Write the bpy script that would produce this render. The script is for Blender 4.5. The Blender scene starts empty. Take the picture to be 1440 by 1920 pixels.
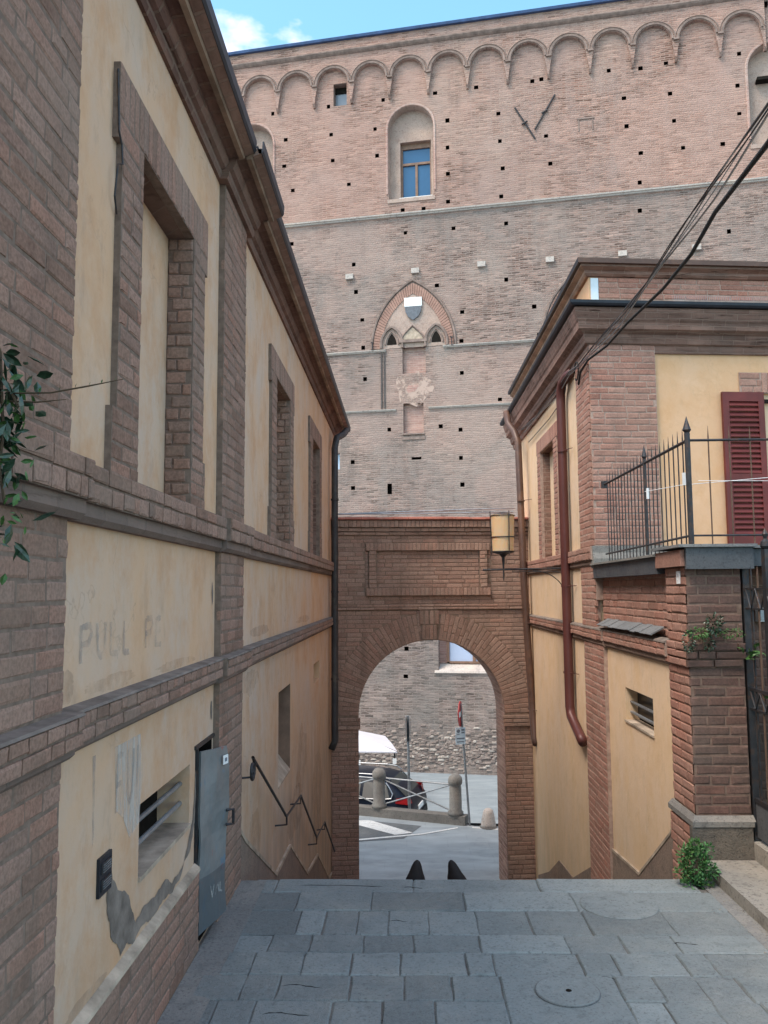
import bpy, math, random
import numpy as np
from mathutils.geometry import tessellate_polygon
from mathutils import Vector, Matrix, noise as mnoise
random.seed(7)
R = math.radians
scene = bpy.context.scene
COL = scene.collection

# ------------------------------------------------------------------ camera
H = 1.9
F = 1560.0
yaw, pitch, roll = math.atan(37 / F), math.atan(149 / F), 0.007
fy = Vector((-math.sin(yaw), math.cos(yaw), 0)); rt = Vector((math.cos(yaw), math.sin(yaw), 0)); up = Vector((0, 0, 1))
fw = fy * math.cos(pitch) + up * math.sin(pitch); u0 = up * math.cos(pitch) - fy * math.sin(pitch)
cr = rt * math.cos(roll) - u0 * math.sin(roll); cu = u0 * math.cos(roll) + rt * math.sin(roll)
cam_d = bpy.data.cameras.new('camera'); cam = bpy.data.objects.new('camera', cam_d); COL.objects.link(cam)
m = Matrix((cr, cu, -fw)).transposed().to_4x4(); m.translation = Vector((0, 0, H)); cam.matrix_world = m
cam_d.sensor_fit = 'VERTICAL'; cam_d.sensor_height = 36.0; cam_d.lens = F / 1920 * 36
cam_d.clip_start = 0.05; cam_d.clip_end = 2000
scene.camera = cam

# ------------------------------------------------------------------ light
SUN_EL, SUN_AZ = 58.0, 232.0      # azimuth clockwise from +Y
world = bpy.data.worlds.new('World'); scene.world = world; world.use_nodes = True
wt = world.node_tree; wt.nodes.clear()
def wn(t, **k):
    n = wt.nodes.new(t)
    for a, b in k.items(): setattr(n, a, b)
    return n
wo = wn('ShaderNodeOutputWorld'); bg = wn('ShaderNodeBackground')
sky = wn('ShaderNodeTexSky', sky_type='NISHITA', sun_disc=False, sun_elevation=R(SUN_EL), sun_rotation=R(SUN_AZ), air_density=1.0, dust_density=1.2, ozone_density=1.0)
tc = wn('ShaderNodeTexCoord'); mp = wn('ShaderNodeMapping'); mp.inputs['Scale'].default_value = (1.6, 1.6, 3.2); mp.inputs['Location'].default_value = (3.9, 1.2, 0.50)
nz = wn('ShaderNodeTexNoise'); nz.inputs['Scale'].default_value = 1.5; nz.inputs['Detail'].default_value = 7; nz.inputs['Roughness'].default_value = .55
rp = wn('ShaderNodeValToRGB'); rp.color_ramp.elements[0].position = .505; rp.color_ramp.elements[1].position = .645
mx = wn('ShaderNodeMix', data_type='RGBA'); tint = wn('ShaderNodeMix', data_type='RGBA', blend_type='MULTIPLY'); tint.inputs[0].default_value = 1
tint.inputs[7].default_value = (1.12, 1.54, 1.40, 1)
wt.links.new(sky.outputs[0], tint.inputs[6])
wt.links.new(tc.outputs['Generated'], mp.inputs[0]); wt.links.new(mp.outputs[0], nz.inputs[0]); wt.links.new(nz.outputs[0], rp.inputs[0])
wt.links.new(rp.outputs[0], mx.inputs[0]); wt.links.new(tint.outputs[2], mx.inputs[6]); mx.inputs[7].default_value = (11.4, 8.3, 7.9, 1)
wt.links.new(mx.outputs[2], bg.inputs[0]); bg.inputs[1].default_value = 0.13
wt.links.new(bg.outputs[0], wo.inputs[0])
sd = bpy.data.lights.new('sun', 'SUN'); sun = bpy.data.objects.new('sun', sd); COL.objects.link(sun)
sd.energy = 1.6; sd.angle = R(22); sd.color = (1.0, .83, .71)
sv = Vector((math.sin(R(SUN_AZ)) * math.cos(R(SUN_EL)), math.cos(R(SUN_AZ)) * math.cos(R(SUN_EL)), math.sin(R(SUN_EL))))
sun.rotation_euler = sv.to_track_quat('Z', 'Y').to_euler(); sun.location = sv * 40
scene.view_settings.view_transform = 'Standard'; scene.view_settings.look = 'None'
scene.view_settings.gamma = 1; scene.view_settings.use_curve_mapping = False
scene.view_settings.exposure = 1.22
scene.render.engine = 'CYCLES'; scene.cycles.max_bounces = 8; scene.cycles.diffuse_bounces = 3

# ------------------------------------------------------------------ mesh helpers
class MB:
    def __init__(s): s.v = []; s.f = []; s.t = []
    def add(s, vs, fs, tone=None):
        o = len(s.v); s.v += [tuple(p) for p in vs]; s.f += [tuple(i + o for i in f) for f in fs]
        if tone is not None: s.t += [tone] * len(vs)
        return s
    def box8(s, p, tone=None):
        return s.add(p, [(0,3,2,1),(4,5,6,7),(0,1,5,4),(1,2,6,5),(2,3,7,6),(3,0,4,7)], tone)
    def box(s, x0, x1, y0, y1, z0, z1):
        return s.box8([(x0,y0,z0),(x1,y0,z0),(x1,y1,z0),(x0,y1,z0),(x0,y0,z1),(x1,y0,z1),(x1,y1,z1),(x0,y1,z1)])
    def quad(s, a, b, c, d): return s.add([a, b, c, d], [(0,1,2,3)])
    def tube(s, pts, r, n=8, cap=True, closed=False):
        pts = [Vector(p) for p in pts]; rs = r if isinstance(r, (list, tuple)) else [r] * len(pts)
        N = len(pts); base = len(s.v); prev = None
        for i, p in enumerate(pts):
            if closed: t = pts[(i + 1) % N] - pts[i - 1]
            else: t = pts[min(i + 1, N - 1)] - pts[max(i - 1, 0)]
            t.normalize()
            if prev is None:
                a = Vector((0, 0, 1)) if abs(t.z) < .9 else Vector((1, 0, 0)); x = t.cross(a).normalized()
            else: x = (prev - t * prev.dot(t)).normalized()
            prev = x; y = t.cross(x)
            for k in range(n):
                a = 2 * math.pi * k / n; s.v.append(tuple(p + (x * math.cos(a) + y * math.sin(a)) * rs[i]))
        for i in range(N if closed else N - 1):
            j = (i + 1) % N
            for k in range(n):
                k2 = (k + 1) % n; s.f.append((base + i*n + k, base + i*n + k2, base + j*n + k2, base + j*n + k))
        if cap and not closed:
            s.f.append(tuple(base + k for k in reversed(range(n)))); s.f.append(tuple(base + (N-1)*n + k for k in range(n)))
        return s
    def lathe(s, c, prof, n=20, axis=None):
        c = Vector(c); base = len(s.v)
        for r_, z in prof:
            for k in range(n):
                a = 2 * math.pi * k / n; s.v.append((c.x + r_ * math.cos(a), c.y + r_ * math.sin(a), c.z + z))
        for i in range(len(prof) - 1):
            for k in range(n):
                k2 = (k + 1) % n; s.f.append((base + i*n + k, base + i*n + k2, base + (i+1)*n + k2, base + (i+1)*n + k))
        s.f.append(tuple(base + k for k in reversed(range(n)))); s.f.append(tuple(base + (len(prof)-1)*n + k for k in range(n)))
        return s
    def prism(s, poly, off):
        n = len(poly); off = Vector(off); a = [Vector(p) for p in poly]; b = [p + off for p in a]
        return s.add(a + b, [tuple(range(n)), tuple(range(2*n - 1, n - 1, -1))] + [(i, (i+1) % n + 0, (i+1) % n + n, i + n) for i in range(n)])
    def mesh(s, name, mat, smooth=False):
        me = bpy.data.meshes.new(name); me.from_pydata(s.v, [], s.f)
        if s.t and len(s.t) == len(s.v):
            at = me.attributes.new('tone', 'FLOAT', 'POINT'); at.data.foreach_set('value', np.array(s.t, dtype=np.float32))
        if smooth: me.polygons.foreach_set('use_smooth', [True] * len(me.polygons))
        for m_ in (mat if isinstance(mat, (list, tuple)) else [mat]): me.materials.append(m_)
        me.update(); return me

WL = {}
def wloc(o): return WL.get(o, Vector((0, 0, 0)))
def obj(name, mb, mat, parent=None, smooth=False, local=False, fix=True):
    me = mb.mesh(name, mat, smooth) if isinstance(mb, MB) else mb
    if fix and isinstance(mb, MB) and len(me.polygons) < 60000:
        import bmesh as _b
        bm = _b.new(); bm.from_mesh(me); _b.ops.recalc_face_normals(bm, faces=bm.faces); bm.to_mesh(me); bm.free()
    o = bpy.data.objects.new(name, me); COL.objects.link(o)
    if parent:
        o.parent = parent
        if not local: o.location = -wloc(parent)
        WL[o] = wloc(parent) + o.location
    return o
def split(name, mb, mat, parent, nv=8):
    for k in range(0, len(mb.v), nv):
        q = MB(); q.add(mb.v[k:k+nv], [tuple(i - k for i in f) for f in mb.f if k <= f[0] < k + nv]); obj(name, q, mat, parent)
def tag(o, label, cat, group=None):
    o['label'] = label; o['category'] = cat
    if group: o['group'] = group
    return o
def thing(name, label, cat, loc=(0, 0, 0), group=None, rz=0):
    o = bpy.data.objects.new(name, None); COL.objects.link(o); o.location = loc; o.rotation_euler[2] = rz
    o.empty_display_size = .2; WL[o] = Vector(loc)
    return tag(o, label, cat, group)
def struct(name, mb, mat, smooth=False):
    o = obj(name, mb, mat, None, smooth); o['kind'] = 'structure'; return o
def rebase(o, loc):
    # move a mesh's origin to loc without moving the mesh in the world
    loc = Vector(loc); o.data.transform(Matrix.Translation(-loc)); o.location = o.location + loc; return o

class Pl:
    """a wall plane: u runs along it, z up, d out of it"""
    def __init__(s, x, y, dx, dy, nx, ny):
        s.o = Vector((x, y, 0)); s.u = Vector((dx, dy, 0)).normalized(); s.n = Vector((nx, ny, 0)).normalized()
    def __call__(s, u, z, d=0): return s.o + s.u * u + s.n * d + Vector((0, 0, z))
    def box(s, mb, ua, ub, za, zb, da, db):
        return mb.box8([s(ua,za,da), s(ub,za,da), s(ub,za,db), s(ua,za,db), s(ua,zb,da), s(ub,zb,da), s(ub,zb,db), s(ua,zb,db)])
    def extr(s, mb, ua, ub, prof):
        n = len(prof); a = [s(ua, z, d) for d, z in prof]; b = [s(ub, z, d) for d, z in prof]
        return mb.add(a + b, [tuple(range(n)), tuple(range(2*n - 1, n - 1, -1))] + [(i, (i+1) % n, (i+1) % n + n, i + n) for i in range(n)])
    def poly(s, mb, pts, d0, d1):
        n = len(pts); a = [s(u, z, d0) for u, z in pts]; b = [s(u, z, d1) for u, z in pts]
        return mb.add(a + b, [tuple(range(n)), tuple(range(2*n - 1, n - 1, -1))] + [(i, (i+1) % n, (i+1) % n + n, i + n) for i in range(n)])
    def sheet(s, mb, ua, ub, za, zb, d, holes=()):
        us = sorted({round(x, 4) for x in [ua, ub] + [h[i] for h in holes for i in (0, 1)] if ua <= x <= ub})
        zs = sorted({round(x, 4) for x in [za, zb] + [h[i] for h in holes for i in (2, 3)] if za <= x <= zb})
        idx = {}; base = len(mb.v)
        def vid(i, j):
            if (i, j) not in idx: idx[(i, j)] = len(mb.v); mb.v.append(tuple(s(us[i], zs[j], d)))
            return idx[(i, j)]
        for i in range(len(us) - 1):
            for j in range(len(zs) - 1):
                cu_, cz = (us[i] + us[i+1]) / 2, (zs[j] + zs[j+1]) / 2
                if any(h[0] < cu_ < h[1] and h[2] < cz < h[3] for h in holes): continue
                mb.f.append((vid(i, j), vid(i+1, j), vid(i+1, j+1), vid(i, j+1)))
        return mb
    def inset(s, mb, ua, ub, za, zb, d, depth, back=True):
        q = [(ua, za), (ub, za), (ub, zb), (ua, zb)]
        for i in range(4):
            (a, b), (c, e) = q[i], q[(i+1) % 4]
            mb.quad(s(a, b, d), s(c, e, d), s(c, e, d - depth), s(a, b, d - depth))
        if back: mb.quad(*[s(a, b, d - depth) for a, b in q])
        return mb

# ------------------------------------------------------------------ materials
class NT:
    def __init__(s, name):
        s.m = bpy.data.materials.new(name); s.m.use_nodes = True; s.t = s.m.node_tree
        s.b = s.t.nodes['Principled BSDF']; s.out = s.t.nodes['Material Output']
    def n(s, t, ins=None, **k):
        n = s.t.nodes.new(t)
        for a, b in k.items(): setattr(n, a, b)
        for a, b in (ins or {}).items():
            if hasattr(b, 'is_linked') or isinstance(b, bpy.types.NodeSocket): s.t.links.new(b, n.inputs[a])
            else: n.inputs[a].default_value = b
        return n
    def pos(s): return s.n('ShaderNodeNewGeometry').outputs['Position']
    def scaled(s, v, sc): return s.n('ShaderNodeVectorMath', {0: v, 1: sc}, operation='MULTIPLY').outputs[0]
    def noise(s, v, scale, detail=4, rough=.55, dist=0):
        return s.n('ShaderNodeTexNoise', {'Vector': v, 'Scale': scale, 'Detail': detail, 'Roughness': rough, 'Distortion': dist}).outputs[0]
    def ramp(s, f, stops, interp='LINEAR'):
        r = s.n('ShaderNodeValToRGB', {0: f}); c = r.color_ramp; c.interpolation = interp
        while len(c.elements) < len(stops): c.elements.new(.5)
        for e, (p, col) in zip(c.elements, stops):
            e.position = p; e.color = (col, col, col, 1) if isinstance(col, (int, float)) else (*col, 1)
        return r.outputs[0]
    def mix(s, f, a, b, blend='MIX'):
        def c(x): return (*x, 1) if isinstance(x, tuple) and len(x) == 3 else x
        return s.n('ShaderNodeMix', {0: f, 6: c(a), 7: c(b)}, data_type='RGBA', blend_type=blend).outputs[2]
    def math(s, op, a, b=0.0, clamp=False): return s.n('ShaderNodeMath', {0: a, 1: b}, operation=op, use_clamp=clamp).outputs[0]
    def bump(s, h, strength=.4, dist=.01, prev=None):
        ins = {'Height': h, 'Strength': strength, 'Distance': dist}
        if prev is not None: ins['Normal'] = prev
        return s.n('ShaderNodeBump', ins).outputs[0]
    def fin(s, color=None, rough=.9, normal=None, metallic=0, spec=.3, **k):
        for key, val in (('Base Color', color), ('Roughness', rough), ('Normal', normal), ('Metallic', metallic), ('Specular IOR Level', spec)):
            if val is None: continue
            if isinstance(val, tuple) and len(val) == 3: val = (*val, 1)
            if isinstance(val, bpy.types.NodeSocket): s.t.links.new(val, s.b.inputs[key])
            else: s.b.inputs[key].default_value = val
        for key, val in k.items(): s.b.inputs[key].default_value = val
        return s.m

def mat_brick(name, cols, grime, g_amt=.6, dark=.75, moss=None):
    t = NT(name); p = t.pos()
    tone = t.n('ShaderNodeAttribute', attribute_name='tone').outputs['Fac']
    rnd = t.n('ShaderNodeObjectInfo').outputs['Random']
    f = t.math('FRACT', t.math('ADD', tone, rnd))
    n = len(cols); c = t.ramp(f, [(i / (n - 1), cols[i]) for i in range(n)])
    mott = t.noise(p, 14, 5, .7); c = t.mix(t.ramp(mott, [(.3, .0), (.75, .55)]), c, tuple(min(1, x * 1.5) for x in cols[1]))
    fine = t.noise(p, 70, 3, .6); c = t.mix(t.ramp(fine, [(.35, .45), (.6, 0)]), c, tuple(x * .5 for x in cols[0]))
    big = t.noise(p, 1.1, 6, .62); c = t.mix(t.ramp(big, [(.42, 0), (.68, g_amt)]), c, grime)
    st = t.noise(t.scaled(p, (3.5, 3.5, .5)), 1.6, 5, .6); c = t.mix(t.ramp(st, [(.5, 0), (.72, g_amt * .8)]), c, tuple(x * dark * .6 for x in grime))
    if moss: c = t.mix(t.ramp(t.noise(p, 3.0, 5, .6), [(.55, 0), (.7, .5)]), c, moss)
    b = t.bump(t.noise(p, 120, 4, .7), .25, .003); b = t.bump(t.noise(p, 28, 4, .6), .35, .006, b)
    return t.fin(c, .93, b, spec=.15)

def mat_courses(name, d, cols, mortar, course=.065, blen=.26, grime=(.1,.09,.08), g_amt=.5, msize=.1, bumpd=.01, warp=.02):
    """brickwork too far or too hidden to be built brick by brick"""
    t = NT(name); p = t.pos()
    u = t.n('ShaderNodeVectorMath', {0: p, 1: (d[0], d[1], 0)}, operation='DOT_PRODUCT').outputs['Value']
    sx = t.n('ShaderNodeSeparateXYZ', {0: p}); wv = t.noise(p, .9, 3); wz = t.math('MULTIPLY', t.math('SUBTRACT', wv, .5), warp * 3)
    w2 = t.math('MULTIPLY', t.math('SUBTRACT', t.noise(p, 6, 3), .5), warp)
    v = t.n('ShaderNodeCombineXYZ', {0: u, 1: t.math('ADD', t.math('ADD', sx.outputs[2], wz), w2)}).outputs[0]
    br = t.n('ShaderNodeTexBrick', {'Vector': v, 'Color1': (0, 0, 0, 1), 'Color2': (1, 1, 1, 1), 'Mortar': (.5, .5, .5, 1), 'Scale': 1.0, 'Mortar Size': course * msize, 'Mortar Smooth': .35, 'Bias': 0, 'Brick Width': blen, 'Row Height': course}, offset=.5)
    n = len(cols); c = t.ramp(br.outputs['Color'], [(i / (n - 1), cols[i]) for i in range(n)])
    strk = t.noise(t.scaled(p, (1.3, 1.3, 14)), 1.3, 6, .7); c = t.mix(t.ramp(strk, [(.38, .7), (.55, 0)]), c, tuple(x * .5 for x in cols[0]))
    c = t.mix(t.math('MULTIPLY', br.outputs['Fac'], .75), c, mortar)
    c = t.mix(t.ramp(t.noise(p, .55, 7, .65), [(.42, 0), (.66, g_amt)]), c, grime)
    c = t.mix(t.ramp(t.noise(t.scaled(p, (2.2, 2.2, .3)), 1, 6, .6), [(.52, 0), (.75, g_amt)]), c, grime)
    gap = t.ramp(t.noise(t.scaled(p, (2.2, 2.2, 30)), 1.0, 4, .75), [(.60, 0), (.66, 1)])
    c = t.mix(t.math('MULTIPLY', gap, t.ramp(t.noise(p, .45, 4, .6), [(.36, .35), (.58, 1)])), c, tuple(x * .3 for x in cols[0]))
    c = t.mix(t.ramp(t.noise(t.scaled(p, (1, 1, .7)), .33, 6, .65), [(.5, 0), (.62, .4)]), c, tuple(min(.8, x * 1.3) for x in mortar))
    c = t.mix(t.ramp(t.noise(t.scaled(p, (1.6, 1.6, .35)), .8, 7, .7), [(.56, 0), (.74, .55)]), c, tuple(x * .45 for x in grime))
    c = t.mix(t.ramp(t.noise(t.scaled(p, (1, 1, 1.3)), .22, 3, .5), [(.50, 0), (.53, .28)]), c, cols[min(2, n - 1)])
    c = t.mix(t.ramp(t.noise(p, 2.4, 8, .8), [(.57, 0), (.70, .55)]), c, tuple(x * .55 for x in cols[0]))
    c = t.mix(t.ramp(t.noise(t.scaled(p, (1, 1, 2)), 3.1, 8, .8), [(.60, 0), (.72, .45)]), c, tuple(min(.8, x * 1.45) for x in mortar))
    h = t.math('SUBTRACT', t.noise(p, 20, 4), t.math('MULTIPLY', br.outputs['Fac'], 1.2))
    return t.fin(c, .95, t.bump(h, .6, bumpd), spec=.1)

def mat_plaster(name, base, grey, warm, dark, g=.75, lowz=None):
    t = NT(name); p = t.pos()
    c = t.mix(t.ramp(t.noise(t.scaled(p, (1, 1, .8)), 1.3, 6, .65), [(.38, 0), (.66, g)]), base, grey)
    c = t.mix(t.ramp(t.noise(t.scaled(p, (2.2, 2.2, 1.7)), 1.4, 7, .7), [(.46, 0), (.66, .75)]), c, warm)
    c = t.mix(t.ramp(t.noise(t.scaled(p, (6, 6, 2.4)), 1.3, 8, .75), [(.54, 0), (.72, .45)]), c, dark)
    c = t.mix(t.ramp(t.noise(p, 38, 4, .7), [(.6, 0), (.78, .25)]), c, dark)
    c = t.mix(t.ramp(t.noise(p, 5, 5, .65), [(.6, 0), (.7, .22)]), c, tuple(min(.85, x * 1.25) for x in grey))
    cr_ = t.n('ShaderNodeTexVoronoi', {'Vector': t.n('ShaderNodeVectorMath', {0: p, 1: t.n('ShaderNodeTexNoise', {'Vector': p, 'Scale': 3.0, 'Detail': 5}).outputs['Color']}, operation='ADD').outputs[0], 'Scale': 1.3}, feature='DISTANCE_TO_EDGE').outputs['Distance']
    ck = t.math('MULTIPLY', t.ramp(cr_, [(.002, 1), (.009, 0)]), t.ramp(t.noise(p, 1.1, 3), [(.5, 0), (.58, .28 if g > .8 else .1)]))
    c = t.mix(ck, c, tuple(x * .6 for x in dark))
    if lowz:   # darker stain towards the bottom, broken up by noise
        z = t.n('ShaderNodeSeparateXYZ', {0: p}).outputs[2]
        k = t.n('ShaderNodeMapRange', {0: z, 1: lowz[1], 2: lowz[0], 3: 0, 4: 1}, clamp=True).outputs[0]
        k = t.math('MULTIPLY', k, t.ramp(t.noise(t.scaled(p, (3, 3, 1)), 1.7, 6, .6), [(.3, .25), (.65, 1)]))
        c = t.mix(k, c, lowz[2])
    b = t.bump(t.noise(p, 90, 4, .65), .25, .003); b = t.bump(t.noise(p, 7, 4), .35, .015, b)
    return t.fin(c, .92, b, spec=.15)

def mat_stone(name, a, b_, dark, scale=5, bump=.5, spec=.3, rough=.75, objvar=True):
    t = NT(name); p = t.pos()
    c = t.mix(t.ramp(t.noise(p, scale * .35, 5, .6), [(.3, 0), (.7, 1)]), a, b_)
    if objvar:
        rnd = t.n('ShaderNodeObjectInfo').outputs['Random']
        c = t.mix(.9, c, t.ramp(rnd, [(0, .80), (.5, 1), (1, 1.0)]), 'MULTIPLY')
        c = t.mix(t.ramp(rnd, [(.8, 0), (.85, .18)]), c, tuple(x * 1.5 for x in b_))
    c = t.mix(t.ramp(t.noise(p, scale * 3, 6, .7), [(.52, 0), (.72, .7)]), c, dark)
    c = t.mix(t.ramp(t.noise(p, .9, 7, .7), [(.50, 0), (.68, .5)]), c, tuple(x * 1.25 for x in (b_[0] * 1.12, b_[1] * 1.02, b_[2] * .92)))
    c = t.mix(t.ramp(t.noise(p, scale * 14, 4, .7), [(.54, 0), (.68, .7)]), c, tuple(x * .55 for x in dark))
    c = t.mix(t.ramp(t.noise(p, scale * 9, 4, .7), [(.58, 0), (.72, .35)]), c, tuple(min(1, x * 1.5) for x in b_))
    b = t.bump(t.noise(p, scale * 16, 4, .7), bump, .004); b = t.bump(t.noise(p, scale * 2, 4, .6), bump, .012, b)
    return t.fin(c, t.ramp(t.noise(p, scale, 4), [(.3, rough - .12), (.7, rough + .15)]), b, spec=spec)

def mat_plain(name, col, rough=.6, metallic=0, spec=.4, var=.25, scale=12, rust=None, **k):
    t = NT(name); p = t.pos()
    c = t.mix(t.ramp(t.noise(p, scale, 5, .65), [(.35, 0), (.7, 1)]), tuple(x * (1 - var) for x in col), tuple(min(1, x * (1 + var)) for x in col))
    if rust: c = t.mix(t.ramp(t.noise(p, scale * .8, 6, .7), [(.52, 0), (.66, .8)]), c, rust)
    return t.fin(c, rough, t.bump(t.noise(p, scale * 6, 3), .15, .003), metallic=metallic, spec=spec, **k)

M = {}
M['brick_left'] = mat_brick('worn_brown_brick', [(.17,.10,.075),(.27,.165,.125),(.34,.215,.17),(.22,.145,.118),(.35,.185,.135)], (.26,.20,.16), .5)
M['brick_right'] = mat_brick('red_brown_brick', [(.25,.12,.09),(.36,.185,.14),(.43,.245,.19),(.30,.165,.13),(.40,.18,.13)], (.30,.205,.16), .4)
M['brick_pier'] = mat_brick('shaded_red_brick', [(.10,.058,.047),(.165,.085,.068),(.215,.12,.095),(.13,.085,.072),(.185,.085,.063)], (.12,.10,.085), .6)  # pier front darker than its side: weaker light put into the colour
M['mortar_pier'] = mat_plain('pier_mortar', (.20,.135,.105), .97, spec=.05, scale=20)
M['brick_arch'] = mat_brick('arch_brick', [(.25,.142,.106),(.36,.218,.165),(.44,.285,.22),(.31,.195,.153),(.41,.22,.162)], (.27,.20,.16), .5)
M['mortar_left'] = mat_plain('grey_lime_mortar', (.20,.148,.12), .97, spec=.05, scale=20)
M['mortar_right'] = mat_plain('warm_lime_mortar', (.38,.27,.22), .97, spec=.05, scale=20)
M['mortar_arch'] = mat_plain('brown_mortar', (.24,.165,.125), .97, spec=.05, scale=20)
M['plaster_left'] = mat_plaster('weathered_ochre_plaster', (.60,.385,.245), (.54,.42,.34), (.53,.30,.165), (.34,.24,.175), .95, (-.6, .9, (.33,.26,.20)))
M['plaster_right'] = mat_plaster('yellow_ochre_plaster', (.70,.50,.325), (.66,.51,.39), (.64,.44,.26), (.40,.30,.19), .7, (-2.6, 0.2, (.47,.37,.25)))
M['plaster_front'] = mat_plaster('orange_ochre_plaster', (.63,.385,.225), (.60,.40,.27), (.58,.34,.18), (.42,.29,.17), .5)
M['render_bare'] = mat_plain('bare_grey_render', (.205,.17,.148), .97, spec=.05, var=.35, scale=9)
M['dado'] = mat_stone('grimy_dado_render', (.20,.155,.13), (.27,.20,.16), (.10,.085,.075), 4, .7, .1, .95, False)
M['lip'] = mat_plain('pale_plaster_lip', (.40,.32,.25), .95, spec=.1, var=.4, scale=5)
PD = (.9845, -.1752)
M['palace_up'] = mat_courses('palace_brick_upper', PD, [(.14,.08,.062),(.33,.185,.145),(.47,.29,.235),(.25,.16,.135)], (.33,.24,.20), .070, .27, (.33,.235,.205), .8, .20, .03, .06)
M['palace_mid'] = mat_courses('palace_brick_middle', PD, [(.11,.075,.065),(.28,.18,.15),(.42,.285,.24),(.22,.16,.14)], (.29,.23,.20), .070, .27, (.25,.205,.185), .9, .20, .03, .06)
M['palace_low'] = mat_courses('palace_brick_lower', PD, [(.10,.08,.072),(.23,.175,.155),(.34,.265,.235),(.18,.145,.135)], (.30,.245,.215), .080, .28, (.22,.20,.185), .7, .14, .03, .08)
M['palace_fine'] = mat_courses('palace_niche_brick', PD, [(.36,.20,.17),(.44,.26,.22),(.48,.30,.25)], (.48,.38,.33), .075, .28, (.42,.33,.29), .4)
M['palace_trim'] = mat_stone('grey_travertine_moulding', (.40,.35,.32), (.52,.46,.42), (.14,.12,.115), 3, .6, .1, .9, False)
M['palace_arch'] = mat_plain('moulded_arch_brick', (.25,.185,.16), .95, spec=.05, var=.3, scale=5)
M['palace_infill'] = mat_stone('grey_rubble_infill', (.33,.24,.20), (.43,.33,.285), (.22,.145,.12), 2.2, .7, .05, .95, False)
M['voussoir'] = mat_plain('pink_gothic_brick', (.34,.205,.165), .95, spec=.05, var=.22, scale=2.5)
M['ledge'] = mat_plain('dirty_mortar_ledge', (.20,.165,.145), .95, spec=.05, var=.3, scale=9)
for nm_, c_, lo in (('stain', (.42,.25,.13), .62), ('stain_dark', (.25,.19,.15), .66)):
    t = NT('plaster_' + nm_); p = t.pos(); t.fin(c_, .93, spec=.1)
    tr = t.n('ShaderNodeBsdfTransparent'); ms = t.n('ShaderNodeMixShader', {0: t.ramp(t.noise(p, 7, 7, .75), [(.30, .70), (lo, 1)]), 1: t.b.outputs[0], 2: tr.outputs[0]})
    t.t.links.new(ms.outputs[0], t.out.inputs[0]); M[nm_] = t.m
M['shaft'] = mat_plain('sooty_stone_shaft', (.12,.10,.095), .9, spec=.1)
M['base_stone'] = mat_stone('dark_grimy_base_stone', (.10,.09,.08), (.155,.135,.115), (.05,.045,.042), 5, .9, .1, .95, False)
M['slot_back'] = mat_plain('dark_brown_board', (.075,.05,.036), .9, spec=.1)
t = NT('flaking_plaster'); p = t.pos(); t.fin((.44,.32,.27), .95, spec=.1)
tr = t.n('ShaderNodeBsdfTransparent'); ms = t.n('ShaderNodeMixShader', {0: t.ramp(t.noise(p, 2.2, 7, .7), [(.44, 0), (.56, 1)]), 1: t.b.outputs[0], 2: tr.outputs[0]})
t.t.links.new(ms.outputs[0], t.out.inputs[0]); M['patch'] = t.m
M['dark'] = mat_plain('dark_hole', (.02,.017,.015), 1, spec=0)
M['arch_soffit'] = mat_courses('arch_soffit_brick', (0, 1), [(.24,.13,.10),(.36,.21,.165),(.42,.26,.20)], (.40,.30,.24), .066, .25, (.22,.17,.14), .4)
M['cornice_l'] = mat_courses('cornice_brick_left', (0, 1), [(.14,.075,.06),(.20,.105,.085),(.23,.13,.10)], (.20,.135,.105), .3, .13, (.11,.08,.07), .5, .04)
M['cornice_lip'] = mat_plain('pale_worn_eave_band', (.27,.185,.135), .9, spec=.1, var=.35, scale=4)
M['cornice_r'] = mat_courses('cornice_brick_right', (0, 1), [(.20,.115,.09),(.28,.165,.13),(.33,.20,.16)], (.24,.16,.125), .3, .13, (.16,.12,.10), .4, .05)
M['cornice_f'] = mat_courses('cornice_brick_front', (1, .1), [(.17,.092,.07),(.23,.13,.10),(.27,.155,.12)], (.25,.165,.13), .062, .25, (.13,.10,.085), .4, .08)
M['tile'] = mat_stone('old_roof_tile', (.20,.12,.085), (.27,.17,.12), (.10,.08,.065), 5, .6, .1, .95)
M['gutter'] = mat_plain('dark_gutter_metal', (.018,.022,.032), .5, .15, scale=8)
M['gutter_blue'] = mat_plain('blue_grey_gutter', (.05,.09,.20), .5, .2, scale=3)
M['pipe_dark'] = mat_plain('sooty_copper_pipe', (.05,.045,.045), .6, .3, rust=(.10,.085,.07), scale=5)
M['pipe_brown'] = mat_plain('brown_painted_pipe', (.10,.055,.042), .45, .1, rust=(.16,.08,.05), scale=3)
M['pipe_red'] = mat_plain('dark_red_painted_pipe', (.10,.032,.028), .42, .1, var=.15, scale=3)
M['iron'] = mat_plain('wrought_iron', (.045,.045,.05), .55, .5, rust=(.11,.06,.04), scale=20)
M['iron_rust'] = mat_plain('rusty_iron_bar', (.14,.085,.06), .8, .2, rust=(.08,.05,.04), scale=15)
M['steel'] = mat_plain('galvanised_steel', (.28,.30,.32), .45, .6, scale=8)
M['slab'] = mat_stone('grey_sandstone_slab', (.19,.212,.215), (.24,.262,.262), (.12,.134,.136), 4.5, .8, .3, .7)
M['slab_rough'] = mat_stone('pitted_sandstone_slab', (.19,.208,.21), (.235,.254,.254), (.095,.107,.108), 11, 1.0, .3, .75)
M['joint'] = mat_stone('paving_joint_mortar', (.13,.125,.12), (.21,.20,.185), (.06,.06,.06), 7, .8, .1, .95, False)
M['concrete'] = mat_stone('rough_concrete', (.20,.185,.165), (.30,.28,.25), (.11,.10,.09), 3, .8, .1, .95, False)
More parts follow.
